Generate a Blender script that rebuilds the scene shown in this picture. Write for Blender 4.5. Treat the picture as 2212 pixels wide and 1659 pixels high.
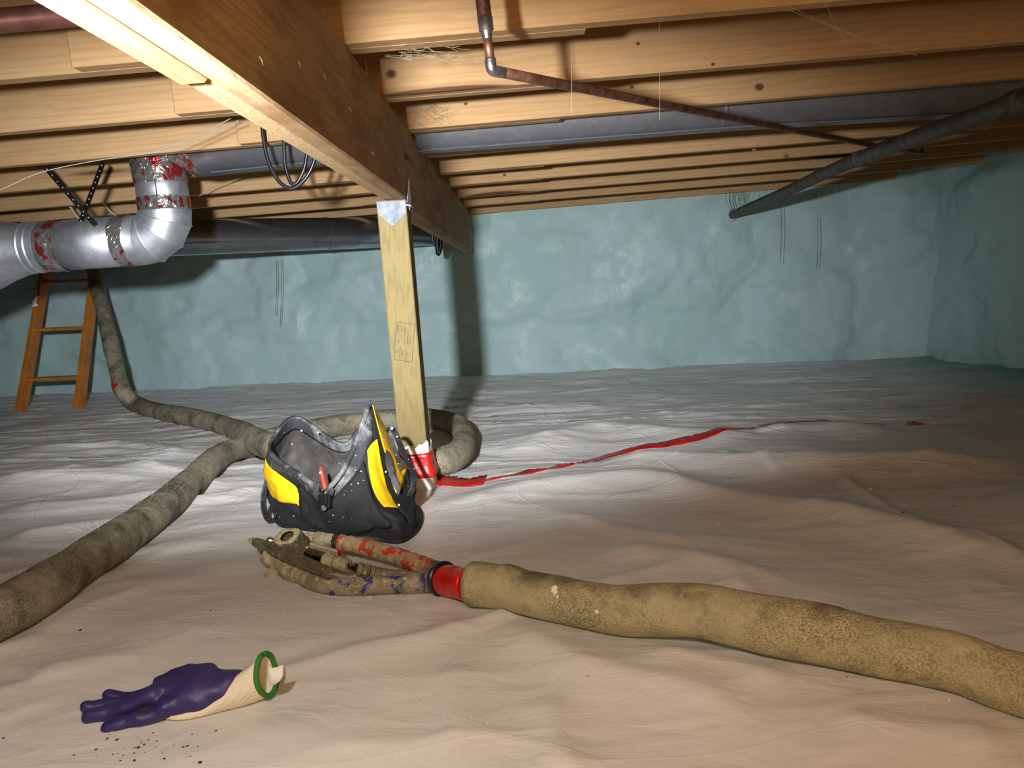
import bpy, bmesh, math, random
import numpy as np
from mathutils import Vector, Matrix

# ------------------------------------------------------------------ reset
for o in list(bpy.data.objects):
    bpy.data.objects.remove(o, do_unlink=True)
S = bpy.context.scene
COL = S.collection
rng = np.random.default_rng(7)
random.seed(7)

# ------------------------------------------------------------------ camera
FPX, CX, CY, HC = 1600.0, 1106.0, 829.5, 0.60
_n = lambda v: v / np.linalg.norm(v)
_Y = _n(np.array([12, -228.5, 1600.0]))
_s = -0.078
_X = _n(np.array([1, _s, -(12 + _s * -228.5) / 1600.0]))
_Z = np.cross(_X, _Y)
if _Z[1] > 0:
    _Z = -_Z
RM = np.array([_X, _Y, _Z])
cam_d = bpy.data.cameras.new('camera')
cam_d.sensor_width = 36.0
cam_d.lens = FPX / 2212.0 * 36.0
cam_d.clip_start = 0.02
cam = bpy.data.objects.new('camera', cam_d)
COL.objects.link(cam)
cam.matrix_world = Matrix((
    (RM[0, 0], -RM[0, 1], -RM[0, 2], 0.0),
    (RM[1, 0], -RM[1, 1], -RM[1, 2], 0.0),
    (RM[2, 0], -RM[2, 1], -RM[2, 2], HC),
    (0, 0, 0, 1)))
S.camera = cam

# ------------------------------------------------------------------ light
S.view_settings.view_transform = 'Standard'
S.view_settings.look = 'None'
S.view_settings.gamma = 1.0
S.view_settings.use_curve_mapping = False
S.view_settings.exposure = 0.0
W = bpy.data.worlds.new('world')
S.world = W
W.use_nodes = True
W.node_tree.nodes['Background'].inputs[0].default_value = (0.02, 0.02, 0.02, 1)
W.node_tree.nodes['Background'].inputs[1].default_value = 0.0

LAMP = Vector((-0.335, 0.34, 0.765))


def spot(name, loc, target, energy, color, angle, blend, radius):
    d = bpy.data.lights.new(name, 'SPOT')
    d.energy = energy
    d.color = color
    d.spot_size = math.radians(angle)
    d.spot_blend = blend
    d.shadow_soft_size = radius
    o = bpy.data.objects.new(name, d)
    COL.objects.link(o)
    o.location = loc
    o.rotation_euler = (Vector(target) - Vector(loc)).to_track_quat('-Z', 'Y').to_euler()
    return o


# hand-held work lamp: a cool flat beam with a wide spill
beam_light = spot('work_lamp_beam', LAMP, (-0.70, 5.7, 0.30), 620, (0.90, 0.95, 1.0), 97, 1.0, 0.03)
beam_light.scale = (1.0, 0.46, 1.0)
spot('work_lamp_spill', LAMP, (-0.2, 3.0, 0.9), 20, (0.98, 0.96, 0.93), 174, 0.55, 0.03)
# warm incandescent lamp behind the photographer
wd = bpy.data.lights.new('warm_lamp', 'POINT')
wd.energy = 29.0
wd.color = (1.0, 0.59, 0.24)
wd.shadow_soft_size = 0.16
wo = bpy.data.objects.new('warm_lamp', wd)
COL.objects.link(wo)
wo.location = (0.16, -0.22, 0.82)


# ------------------------------------------------------------------ pixel helpers
def _ray(px, py):
    return RM @ np.array([(px - CX) / FPX, (py - CY) / FPX, 1.0])


def PY(px, py, y):
    d = _ray(px, py)
    return Vector(d * (y / d[1]) + np.array([0, 0, HC]))


def PZ(px, py, z):
    d = _ray(px, py)
    return Vector(d * ((z - HC) / d[2]) + np.array([0, 0, HC]))


def fz(x, y):                                   # the ground falls to the right and the back
    return -0.036 - 0.034 * (x + 0.33) - 0.027 * (y - 2.3)


def PF(px, py, h=0.0):
    z = 0.0
    for _ in range(40):
        p = PZ(px, py, z + h)
        z = 0.5 * z + 0.5 * fz(p.x, p.y)
    return PZ(px, py, z + h)


# ------------------------------------------------------------------ numpy noise
def _hash(ix, iy, seed):
    h = (ix.astype(np.int64) * 374761393 + iy.astype(np.int64) * 668265263 + seed * 974711) & 0xFFFFFFFF
    h = ((h ^ (h >> 13)) * 1274126177) & 0xFFFFFFFF
    h = h ^ (h >> 16)
    return (h & 0xFFFF) / 65535.0


def vnoise(x, y, seed=0):
    x = np.asarray(x, float)
    y = np.asarray(y, float)
    x, y = np.broadcast_arrays(x, y)
    ix, iy = np.floor(x), np.floor(y)
    fx, fy = x - ix, y - iy
    fx = fx * fx * fx * (fx * (fx * 6 - 15) + 10)
    fy = fy * fy * fy * (fy * (fy * 6 - 15) + 10)
    a, b = _hash(ix, iy, seed), _hash(ix + 1, iy, seed)
    c, d = _hash(ix, iy + 1, seed), _hash(ix + 1, iy + 1, seed)
    return (a + (b - a) * fx) * (1 - fy) + (c + (d - c) * fx) * fy - 0.5


def fbm(x, y, seed=0, octv=4):
    t, a, f = 0.0, 1.0, 1.0
    for k in range(octv):
        t = t + a * vnoise(np.asarray(x) * f, np.asarray(y) * f, seed + k * 17)
        a *= 0.5
        f *= 2.03
    return t


def sstep(a, b, x):
    t = np.clip((x - a) / (b - a), 0, 1)
    return t * t * (3 - 2 * t)


# ------------------------------------------------------------------ object helpers
def mesh_obj(name, verts, faces, mat=None, parent=None, smooth=False, bevel=0.0, segs=1):
    me = bpy.data.meshes.new(name)
    me.from_pydata([tuple(v) for v in verts], [], [tuple(int(i) for i in f) for f in faces])
    return finish(name, me, mat, parent, smooth, bevel, segs)


def finish(name, me, mat, parent, smooth, bevel=0.0, segs=1, recalc=True):
    if recalc or bevel:
        bm = bmesh.new()
        bm.from_mesh(me)
        if recalc:
            bmesh.ops.recalc_face_normals(bm, faces=bm.faces)
        if bevel:
            bmesh.ops.bevel(bm, geom=[e for e in bm.edges if e.calc_face_angle(0) > 0.5], offset=bevel,
                            segments=segs, affect='EDGES', profile=0.7)
        bm.to_mesh(me)
        bm.free()
    if mat:
        me.materials.append(M[mat] if isinstance(mat, str) else mat)
    if smooth:
        me.polygons.foreach_set('use_smooth', [True] * len(me.polygons))
        me.update()
    o = bpy.data.objects.new(name, me)
    COL.objects.link(o)
    if parent is not None:
        o.parent = parent
        o.matrix_parent_inverse = Matrix.Translation(-parent_loc(parent))
    return o


def parent_loc(p):
    v = Vector(p.location)
    while p.parent is not None:
        p = p.parent
    return Vector(p.location)


def empty(name, loc, label, cat, group=None):
    o = bpy.data.objects.new(name, None)
    COL.objects.link(o)
    o.empty_display_size = 0.05
    o.location = loc
    return tag(o, label, cat, group)


def tag(o, label=None, cat=None, group=None, kind=None):
    if label:
        o['label'] = label
    if cat:
        o['category'] = cat
    if group:
        o['group'] = group
    if kind:
        o['kind'] = kind
    return o


def box(name, lo, hi, mat, parent=None, bevel=0.002):
    x0, y0, z0 = lo
    x1, y1, z1 = hi
    v = [(x0, y0, z0), (x1, y0, z0), (x1, y1, z0), (x0, y1, z0), (x0, y0, z1), (x1, y0, z1), (x1, y1, z1), (x0, y1, z1)]
    f = [(0, 3, 2, 1), (4, 5, 6, 7), (0, 1, 5, 4), (1, 2, 6, 5), (2, 3, 7, 6), (3, 0, 4, 7)]
    return mesh_obj(name, v, f, mat, parent, False, bevel)


def hexa(name, b4, t4, mat, parent=None, bevel=0.002):
    v = list(b4) + list(t4)
    f = [(0, 3, 2, 1), (4, 5, 6, 7), (0, 1, 5, 4), (1, 2, 6, 5), (2, 3, 7, 6), (3, 0, 4, 7)]
    return mesh_obj(name, v, f, mat, parent, False, bevel)


def catmull(pts, n, closed=False):
    P = [np.array(p, float) for p in pts]
    N = len(P)
    out = []
    rngk = range(N if closed else N - 1)
    for i in rngk:
        if closed:
            p0, p1, p2, p3 = P[(i - 1) % N], P[i], P[(i + 1) % N], P[(i + 2) % N]
        else:
            p0 = P[i - 1] if i > 0 else 2 * P[0] - P[1]
            p1, p2 = P[i], P[i + 1]
            p3 = P[i + 2] if i + 2 < N else 2 * P[-1] - P[-2]
        for k in range(n):
            t = k / n
            out.append(0.5 * ((2 * p1) + (-p0 + p2) * t + (2 * p0 - 5 * p1 + 4 * p2 - p3) * t * t +
                              (-p0 + 3 * p1 - 3 * p2 + p3) * t ** 3))
    if not closed:
        out.append(P[-1])
    return out


def frames(pts):
    pts = [np.array(p, float) for p in pts]
    T = []
    for i in range(len(pts)):
        a = pts[max(i - 1, 0)]
        b = pts[min(i + 1, len(pts) - 1)]
        T.append(_n(b - a))
    up = np.array([0, 0, 1.0])
    if abs(T[0] @ up) > 0.9:
        up = np.array([0, 1.0, 0])
    U = _n(np.cross(T[0], np.cross(up, T[0])))
    fr = []
    for i, t in enumerate(T):
        U = _n(U - t * (U @ t))
        fr.append((pts[i], t, U, np.cross(t, U)))
    return fr


def tube_data(pts, rad, n=12, cap=True, squash=1.0, noise=0.0, nscale=1.0, seed=3, power=2.0):
    fr = frames(pts)
    V, F = [], []
    L = 0.0
    for i, (p, t, u, w) in enumerate(fr):
        if i:
            L += np.linalg.norm(p - fr[i - 1][0])
        r = rad[i] if hasattr(rad, '__len__') else rad
        for k in range(n):
            a = 2 * math.pi * k / n
            c, s = math.cos(a), math.sin(a)
            rr = r
            if noise:
                rr = r * (1 + noise * float(fbm(L * nscale + 50, 3.0 * abs(math.sin(a / 2)) + 7 * (s > 0) * 0, seed, 3)))
            if power != 2.0:
                rr = rr / (abs(c) ** power + abs(s) ** power) ** (1 / power)
            V.append(p + u * (s * rr * squash) + w * (c * rr))
    m = len(fr)
    for i in range(m - 1):
        for k in range(n):
            k2 = (k + 1) % n
            F.append((i * n + k, i * n + k2, (i + 1) * n + k2, (i + 1) * n + k))
    if cap:
        F.append(tuple(range(n))[::-1])
        F.append(tuple((m - 1) * n + k for k in range(n)))
    return V, F


def tube(name, pts, rad, mat, parent=None, n=12, smooth=True, **kw):
    V, F = tube_data(pts, rad, n, **kw)
    o = mesh_obj(name, V, F, mat, parent, False)
    if smooth:
        shade_sides(o)
    return o


def shade_sides(o):
    me = o.data
    for p in me.polygons:
        p.use_smooth = len(p.vertices) <= 4


def lathe(name, p0, axis, prof, mat, parent=None, n=24, smooth=True):
    """prof: list of (distance along axis, radius)"""
    axis = _n(np.array(axis, float))
    p0 = np.array(p0, float)
    up = np.array([0, 0, 1.0]) if abs(axis[2]) < 0.9 else np.array([1.0, 0, 0])
    u = _n(np.cross(axis, up))
    w = np.cross(axis, u)
    V, F = [], []
    for d, r in prof:
        for k in range(n):
            a = 2 * math.pi * k / n
            V.append(p0 + axis * d + (u * math.cos(a) + w * math.sin(a)) * r)
    m = len(prof)
    for i in range(m - 1):
        for k in range(n):
            k2 = (k + 1) % n
            F.append((i * n + k, i * n + k2, (i + 1) * n + k2, (i + 1) * n + k))
    F.append(tuple(range(n))[::-1])
    F.append(tuple((m - 1) * n + k for k in range(n)))
    o = mesh_obj(name, V, F, mat, parent)
    if smooth:
        shade_sides(o)
        e = o.modifiers.new('edge', 'EDGE_SPLIT')
        e.split_angle = math.radians(40)
    return o


def merge(parts):
    V, F = [], []
    for v, f in parts:
        b = len(V)
        V += list(v)
        F += [tuple(i + b for i in q) for q in f]
    return V, F


def sheet(name, grid, mat, parent=None, thick=0.0, smooth=True):
    """grid: rows x cols of points -> quad surface, optional thickness"""
    R, C = len(grid), len(grid[0])
    V = [p for row in grid for p in row]
    F = [(r * C + c, r * C + c + 1, (r + 1) * C + c + 1, (r + 1) * C + c) for r in range(R - 1) for c in range(C - 1)]
    o = mesh_obj(name, V, F, mat, parent, smooth)
    if thick:
        m = o.modifiers.new('solid', 'SOLIDIFY')
        m.thickness = thick
        m.offset = 0.0
    return o


# ------------------------------------------------------------------ surface nets (for soft organic shapes)
def surface_nets(sdf, lo, hi, step):
    lo, hi = np.array(lo), np.array(hi)
    n = np.ceil((hi - lo) / step).astype(int) + 1
    ax = [lo[i] + np.arange(n[i]) * step for i in range(3)]
    X, Y, Z = np.meshgrid(*ax, indexing='ij')
    D = sdf(X, Y, Z)
    s = D < 0
    c = [D[i:n[0] - 1 + i, j:n[1] - 1 + j, k:n[2] - 1 + k] for i in (0, 1) for j in (0, 1) for k in (0, 1)]
    offs = [(i, j, k) for i in (0, 1) for j in (0, 1) for k in (0, 1)]
    cnt = sum((q < 0).astype(int) for q in c)
    act = (cnt > 0) & (cnt < 8)
    acc = np.zeros(act.shape + (3,))
    num = np.zeros(act.shape)
    for a in range(8):
        for b in range(a + 1, 8):
            if sum(abs(offs[a][q] - offs[b][q]) for q in range(3)) != 1:
                continue
            da, db = c[a], c[b]
            cr = (da < 0) != (db < 0)
            t = np.where(cr, da / np.where(cr, da - db, 1), 0)
            for q in range(3):
                acc[..., q] += np.where(cr, offs[a][q] + t * (offs[b][q] - offs[a][q]), 0)
            num += cr
    idx = -np.ones(act.shape, int)
    ii = np.argwhere(act)
    idx[act] = np.arange(len(ii))
    V = (ii + acc[act] / num[act][:, None]) * step + lo
    F = []
    for q in range(3):
        o1, o2 = [(1, 2), (2, 0), (0, 1)][q]
        sl0 = [slice(None)] * 3
        sl1 = [slice(None)] * 3
        sl0[q] = slice(0, -1)
        sl1[q] = slice(1, None)
        cr = s[tuple(sl0)] != s[tuple(sl1)]
        neg = s[tuple(sl0)]
        for p in np.argwhere(cr):
            if p[o1] == 0 or p[o2] == 0 or p[o1] >= n[o1] - 1 or p[o2] >= n[o2] - 1:
                continue
            a, b, d, e = p.copy(), p.copy(), p.copy(), p.copy()
            b[o1] -= 1
            d[o1] -= 1
            d[o2] -= 1
            e[o2] -= 1
            f = [idx[tuple(a)], idx[tuple(b)], idx[tuple(d)], idx[tuple(e)]]
            if not neg[tuple(p)]:
                f = f[::-1]
            F.append(f)
    return V, F


def capsule(X, Y, Z, a, b, ra, rb):
    a, b = np.array(a), np.array(b)
    d = b - a
    L2 = d @ d
    t = np.clip(((X - a[0]) * d[0] + (Y - a[1]) * d[1] + (Z - a[2]) * d[2]) / L2, 0, 1)
    q = np.sqrt((X - a[0] - t * d[0]) ** 2 + (Y - a[1] - t * d[1]) ** 2 + (Z - a[2] - t * d[2]) ** 2)
    return q - (ra + (rb - ra) * t)


def smin(a, b, k):
    h = np.clip(0.5 + 0.5 * (b - a) / k, 0, 1)
    return b + (a - b) * h - k * h * (1 - h)


# ------------------------------------------------------------------ materials
M = {}


def lin(c):
    return tuple(((v / 255) / 12.92 if v / 255 <= 0.04045 else ((v / 255 + 0.055) / 1.055) ** 2.4) for v in c) + (1.0,)


class NT:
    def __init__(self, name):
        self.m = bpy.data.materials.new(name)
        self.m.use_nodes = True
        self.t = self.m.node_tree
        self.b = self.t.nodes['Principled BSDF']
        M[name] = self.m
        self.tc = self.n('ShaderNodeTexCoord')
        self.co = self.tc.outputs['Object']

    def n(self, kind, **kw):
        x = self.t.nodes.new(kind)
        for k, v in kw.items():
            setattr(x, k, v)
        return x

    def l(self, a, b):
        self.t.links.new(a, b)

    def mapping(self, scale=(1, 1, 1), rot=(0, 0, 0), rand=0.0, src=None):
        mp = self.n('ShaderNodeMapping')
        mp.inputs['Scale'].default_value = scale
        mp.inputs['Rotation'].default_value = rot
        self.l(src or self.co, mp.inputs[0])
        if rand:
            oi = self.n('ShaderNodeObjectInfo')
            mu = self.n('ShaderNodeMath', operation='MULTIPLY')
            mu.inputs[1].default_value = rand
            self.l(oi.outputs['Random'], mu.inputs[0])
            self.l(mu.outputs[0], mp.inputs['Location'])
        return mp.outputs[0]

    def noise(self, vec, scale, detail=4, rough=0.55, dist=0.0):
        x = self.n('ShaderNodeTexNoise')
        x.inputs['Scale'].default_value = scale
        x.inputs['Detail'].default_value = detail
        x.inputs['Roughness'].default_value = rough
        x.inputs['Distortion'].default_value = dist
        self.l(vec, x.inputs['Vector'])
        return x.outputs['Fac']

    def ramp(self, fac, stops):
        r = self.n('ShaderNodeValToRGB')
        e = r.color_ramp.elements
        while len(e) < len(stops):
            e.new(0.5)
        for i, (p, c) in enumerate(stops):
            e[i].position = p
            e[i].color = c if len(c) == 4 else tuple(c) + (1,)
        self.l(fac, r.inputs[0])
        return r.outputs[0]

    def mix(self, fac, a, b, mode='MIX'):
        x = self.n('ShaderNodeMix', data_type='RGBA', blend_type=mode)
        for val, s in ((fac, x.inputs['Factor']), (a, x.inputs['A']), (b, x.inputs['B'])):
            if hasattr(val, 'links') or hasattr(val, 'is_linked'):
                self.l(val, s)
            else:
                s.default_value = val
        return x.outputs['Result']

    def bump(self, h, strength=0.3, dist=0.01, prev=None):
        x = self.n('ShaderNodeBump')
        x.inputs['Strength'].default_value = strength
        x.inputs['Distance'].default_value = dist
        self.l(h, x.inputs['Height'])
        if prev:
            self.l(prev, x.inputs['Normal'])
        self.l(x.outputs[0], self.b.inputs['Normal'])
        return x.outputs[0]

    def set(self, color=None, rough=None, metal=None, spec=None):
        for val, key in ((color, 'Base Color'), (rough, 'Roughness'), (metal, 'Metallic'), (spec, 'Specular IOR Level')):
            if val is None:
                continue
            if hasattr(val, 'is_linked'):
                self.l(val, self.b.inputs[key])
            else:
                self.b.inputs[key].default_value = val
        return self


G0, G1 = (0, 0, 0, 1), (1, 1, 1, 1)


def wood(name, light, mid, dark, stretch, rand=40.0, knots=True, rough=0.75, bump=0.25, stain=None):
    t = NT(name)
    v = t.mapping(stretch, rand=rand)
    warp = t.noise(v, 1.3, 3, 0.5, 0.6)
    add = t.n('ShaderNodeVectorMath', operation='MULTIPLY_ADD')
    t.l(warp, add.inputs[0])
    add.inputs[1].default_value = (0.8, 0.8, 0.8)
    t.l(v, add.inputs[2])
    w = t.n('ShaderNodeTexWave', wave_type='BANDS', bands_direction='Z')
    w.inputs['Scale'].default_value = 1.2
    w.inputs['Distortion'].default_value = 4.0
    w.inputs['Detail'].default_value = 3.0
    w.inputs['Detail Scale'].default_value = 1.2
    t.l(add.outputs[0], w.inputs['Vector'])
    fib = t.noise(v, 9.0, 5, 0.65)
    c1 = t.ramp(w.outputs['Fac'], [(0.0, light), (0.5, light), (1.0, tuple(0.5 * a + 0.5 * b for a, b in zip(light, mid)))])
    c2 = t.mix(t.ramp(fib, [(0.35, G0), (0.75, (0.55, 0.55, 0.55, 1))]), c1, mid)
    big = t.noise(t.mapping((0.6, 0.6, 0.6), rand=9.0), 2.5, 2)
    c2 = t.mix(t.ramp(big, [(0.35, G0), (0.7, (0.5, 0.5, 0.5, 1))]), c2, mid)
    if knots:
        kv = t.mapping(tuple(q * 0.42 for q in stretch), rand=17.0)
        vo = t.n('ShaderNodeTexVoronoi')
        vo.inputs['Scale'].default_value = 1.0
        t.l(kv, vo.inputs['Vector'])
        k = t.ramp(vo.outputs['Distance'], [(0.0, G1), (0.085, G1), (0.11, (0.3, 0.3, 0.3, 1)), (0.19, G0)])
        c2 = t.mix(k, c2, dark)
    if stain:
        sn = t.noise(t.mapping((1.5, 1.5, 5.0), rand=5.0), 3.0, 5, 0.6)
        c2 = t.mix(t.ramp(sn, [(0.42, G0), (0.66, (0.8, 0.8, 0.8, 1))]), c2, stain)
    t.set(c2, rough, spec=0.25)
    t.bump(fib, bump, 0.004)
    return t


wood('pine', lin((190, 154, 110)), lin((164, 126, 84)), lin((84, 52, 30)), (1.2, 14, 14))
wood('lap_pine', lin((188, 154, 112)), lin((164, 128, 86)), lin((84, 52, 30)), (1.2, 14, 14))
wood('beam_wood', lin((186, 158, 120)), lin((150, 114, 76)), lin((70, 46, 28)), (16, 1.3, 16), rand=3.0, bump=0.6,
     stain=lin((128, 92, 56)))
wood('beam_rough', lin((200, 172, 128)), lin((168, 134, 92)), lin((110, 84, 56)), (30, 10, 30), rand=3.0, knots=False, bump=1.0)
wood('treated', lin((124, 109, 70)), lin((100, 86, 52)), lin((64, 54, 36)), (36, 36, 2.0), rand=3.0, bump=0.4)
wood('plywood', lin((150, 118, 78)), lin((112, 84, 52)), lin((60, 42, 26)), (3, 10, 10), rand=0.0, knots=False)


def plastic():
    t = NT('plastic_sheet')
    v = t.mapping((1, 1, 1))
    g = t.noise(v, 2.2, 3)
    col = t.mix(t.ramp(g, [(0.3, G0), (0.75, G1)]), lin((226, 223, 219)), lin((212, 209, 205)))
    # foam overspray along the right-hand and back walls
    sx = t.n('ShaderNodeSeparateXYZ')
    t.l(t.co, sx.inputs[0])
    mr = t.n('ShaderNodeMapRange')
    mr.inputs[1].default_value = 2.2
    mr.inputs[2].default_value = 3.0
    t.l(sx.outputs[0], mr.inputs[0])
    col = t.mix(mr.outputs[0], col, lin((120, 160, 148)))
    dirt = t.noise(t.mapping((5, 5, 5)), 9, 6, 0.7)
    col = t.mix(t.ramp(dirt, [(0.66, G0), (0.78, (0.3, 0.3, 0.3, 1))]), col, lin((120, 100, 80)))
    t.set(col, 0.37, spec=0.5)
    # fine creases
    w1 = t.noise(t.mapping((1.0, 3.4, 1), rot=(0, 0, 0.12)), 5.0, 5, 0.6, 0.9)
    w0 = t.noise(t.mapping((1.0, 1.5, 1), rot=(0, 0, 0.5)), 7.5, 4, 0.52, 0.6)
    fy = t.n('ShaderNodeMapRange')
    fy.inputs[1].default_value = 1.5
    fy.inputs[2].default_value = 2.8
    t.l(sx.outputs[1], fy.inputs[0])
    wm = t.mix(fy.outputs[0], w0, w1)
    b1 = t.bump(wm, 0.26, 0.03)
    vo = t.n('ShaderNodeTexVoronoi', feature='DISTANCE_TO_EDGE')
    vo.inputs['Scale'].default_value = 1.7
    wv = t.n('ShaderNodeVectorMath', operation='MULTIPLY_ADD')
    nn = t.n('ShaderNodeTexNoise')
    nn.inputs['Scale'].default_value = 1.5
    t.l(t.co, nn.inputs['Vector'])
    t.l(nn.outputs['Color'], wv.inputs[0])
    wv.inputs[1].default_value = (0.8, 0.8, 0.8)
    t.l(t.mapping((1.0, 2.2, 1)), wv.inputs[2])
    t.l(wv.outputs[0], vo.inputs['Vector'])
    cr = t.ramp(vo.outputs['Distance'], [(0.0, G1), (0.012, G0), (1.0, G0)])
    crf = t.n('ShaderNodeMath', operation='MULTIPLY_ADD')
    t.l(fy.outputs[0], crf.inputs[0])
    crf.inputs[1].default_value = 0.85
    crf.inputs[2].default_value = 0.15
    crm = t.n('ShaderNodeMath', operation='MULTIPLY')
    t.l(cr, crm.inputs[0])
    t.l(crf.outputs[0], crm.inputs[1])
    b2 = t.bump(crm.outputs[0], 0.35, 0.006, b1)
    vo2 = t.n('ShaderNodeTexVoronoi', feature='DISTANCE_TO_EDGE')
    vo2.inputs['Scale'].default_value = 3.1
    wv2 = t.n('ShaderNodeVectorMath', operation='MULTIPLY_ADD')
    t.l(nn.outputs['Color'], wv2.inputs[0])
    wv2.inputs[1].default_value = (1.3, 1.3, 1.3)
    t.l(t.mapping((0.8, 2.6, 1), rot=(0, 0, -0.3)), wv2.inputs[2])
    t.l(wv2.outputs[0], vo2.inputs['Vector'])
    cr2 = t.ramp(vo2.outputs['Distance'], [(0.0, G1), (0.010, G0), (1.0, G0)])
    gate = t.ramp(t.noise(t.mapping((1, 1, 1)), 1.6, 2), [(0.45, G0), (0.6, G1)])
    mg = t.n('ShaderNodeMath', operation='MULTIPLY')
    t.l(cr2, mg.inputs[0])
    gf = t.n('ShaderNodeMath', operation='MULTIPLY')
    t.l(gate, gf.inputs[0])
    t.l(crf.outputs[0], gf.inputs[1])
    t.l(gf.outputs[0], mg.inputs[1])
    b2 = t.bump(mg.outputs[0], 0.4, 0.006, b2)
    col = t.mix(mg.outputs[0], t.b.inputs['Base Color'].links[0].from_socket, lin((240, 240, 240)))
    t.set(col)
    fine = t.noise(t.mapping((1, 1.6, 1)), 38, 4, 0.6)
    t.bump(fine, 0.06, 0.01, b2)


plastic()


def foam():
    t = NT('spray_foam')
    v = t.mapping((1, 1, 1))
    big = t.noise(v, 1.3, 4, 0.6, 0.4)
    c = t.mix(t.ramp(big, [(0.35, G0), (0.68, G1)]), lin((166, 196, 194)), lin((184, 206, 210)))
    low = t.noise(v, 3.7, 4, 0.6)
    c = t.mix(t.ramp(low, [(0.5, G0), (0.8, (0.5, 0.5, 0.5, 1))]), c, lin((158, 196, 184)))
    patch = t.noise(v, 1.9, 5, 0.6, 0.8)
    ro = t.ramp(patch, [(0.45, (0.62, 0.62, 0.62, 1)), (0.62, (0.36, 0.36, 0.36, 1))])
    t.set(c, ro, spec=0.45)
    b1 = t.bump(t.noise(v, 60, 3, 0.6), 0.35, 0.008)
    b2 = t.bump(t.noise(v, 12, 4, 0.55), 0.16, 0.03, b1)


foam()


def galv(name, base, rough, spangle=0.25, tint=None, metal=1.0):
    t = NT(name)
    vo = t.n('ShaderNodeTexVoronoi')
    vo.inputs['Scale'].default_value = 60
    t.l(t.co, vo.inputs['Vector'])
    n = t.noise(t.mapping((3, 3, 3)), 3, 5, 0.65)
    bw = t.n('ShaderNodeRGBToBW')
    t.l(vo.outputs['Color'], bw.inputs[0])
    c = t.mix(spangle, base, bw.outputs[0], 'SOFT_LIGHT')
    if tint:
        c = t.mix(t.ramp(n, [(0.4, G0), (0.7, (0.8, 0.8, 0.8, 1))]), c, tint)
    t.set(c, t.ramp(n, [(0.3, (rough * 0.8,) * 3), (0.75, (min(rough * 1.5, 1),) * 3)]), metal)
    t.bump(n, 0.05, 0.01)


galv('galvanized', lin((196, 200, 208)), 0.38, metal=0.88)
galv('dull_duct', lin((176, 180, 186)), 0.22, 0.1, lin((140, 140, 144)), 0.95)
galv('bay_metal', lin((150, 152, 158)), 0.42, 0.15, lin((120, 120, 124)), 0.75)
galv('plate_zinc', lin((100, 106, 114)), 0.55, 0.3, metal=0.3)


def foil_tape():
    t = NT('foil_tape')
    v = t.mapping((1, 1, 1))
    n = t.noise(t.mapping((14, 14, 14)), 2.0, 3, 0.6, 1.0)
    red = t.ramp(t.noise(t.mapping((22, 22, 9), rot=(0.4, 0.7, 0)), 1.2, 2, 0.5, 0.6), [(0.54, G0), (0.58, (0.9, 0.9, 0.9, 1))])
    c = t.mix(red, lin((176, 174, 172)), lin((186, 40, 30)))
    t.set(c, 0.2, 0.85)
    t.bump(n, 0.9, 0.012)


foil_tape()


def simple(name, rgb, rough=0.6, metal=0.0, spec=0.4, var=None, vscale=6.0, bump=0.0, bscale=40.0, lo=0.4, hi=0.65, bdist=0.004):
    t = NT(name)
    c = lin(rgb)
    if var:
        n = t.noise(t.mapping((1, 1, 1)), vscale, 5, 0.65)
        c = t.mix(t.ramp(n, [(lo, G0), (hi, G1)]), c, lin(var))
    t.set(c, rough, metal, spec)
    if bump:
        t.bump(t.noise(t.mapping((1, 1, 1)), bscale, 4, 0.6), bump, bdist)
    return t


simple('copper', (134, 92, 70), 0.45, 0.7, var=(84, 56, 44), vscale=30)
simple('copper_red', (150, 104, 96), 0.45, 0.5, var=(120, 76, 66), vscale=10)
simple('solder', (200, 198, 200), 0.3, 0.95, var=(150, 140, 136), vscale=60)
simple('old_iron', (92, 88, 80), 0.6, 0.3, var=(58, 54, 48), vscale=22, bump=0.4, bscale=60)
simple('black_rubber', (26, 26, 28), 0.38, spec=0.5)
simple('strap_black', (24, 22, 22), 0.4, 0.5)
simple('orange_fiberglass', (190, 116, 34), 0.45, var=(164, 94, 28), vscale=9)
simple('ladder_metal', (196, 128, 50), 0.45, 0.1, var=(150, 96, 40), vscale=14)
simple('paper_white', (226, 224, 214), 0.7)
simple('red_tape', (204, 30, 24), 0.32, spec=0.5, var=(168, 20, 20), vscale=18, bump=0.4, bscale=55)
simple('red_handle', (196, 72, 48), 0.4)
simple('nail', (190, 178, 130), 0.35, 0.8)
simple('ink', (52, 46, 34), 0.8)
simple('white_plastic', (226, 220, 212), 0.4, spec=0.5, bump=0.3, bscale=30)
simple('thread', (150, 140, 120), 0.8)
simple('dark_thread', (60, 60, 52), 0.8)
simple('grey_wire', (140, 134, 124), 0.5)
simple('white_wire', (160, 154, 142), 0.5)
simple('fleck_dark', (70, 48, 34), 0.8)
simple('fleck_light', (232, 226, 208), 0.8)
simple('chrome', (180, 176, 178), 0.18, 1.0, var=(90, 60, 60), vscale=90)
simple('glove_rubber', (48, 40, 98), 0.46, spec=0.4, var=(58, 50, 104), vscale=18, bump=0.12, bscale=160)
simple('glove_band', (54, 124, 46), 0.75, bump=0.5, bscale=250)
simple('yellow_cloth', (250, 202, 22), 0.55, var=(226, 172, 16), vscale=14, bump=0.35, bscale=26, bdist=0.01)
simple('steel_dark', (66, 62, 58), 0.4, 0.6, var=(110, 100, 84), vscale=40)


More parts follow.
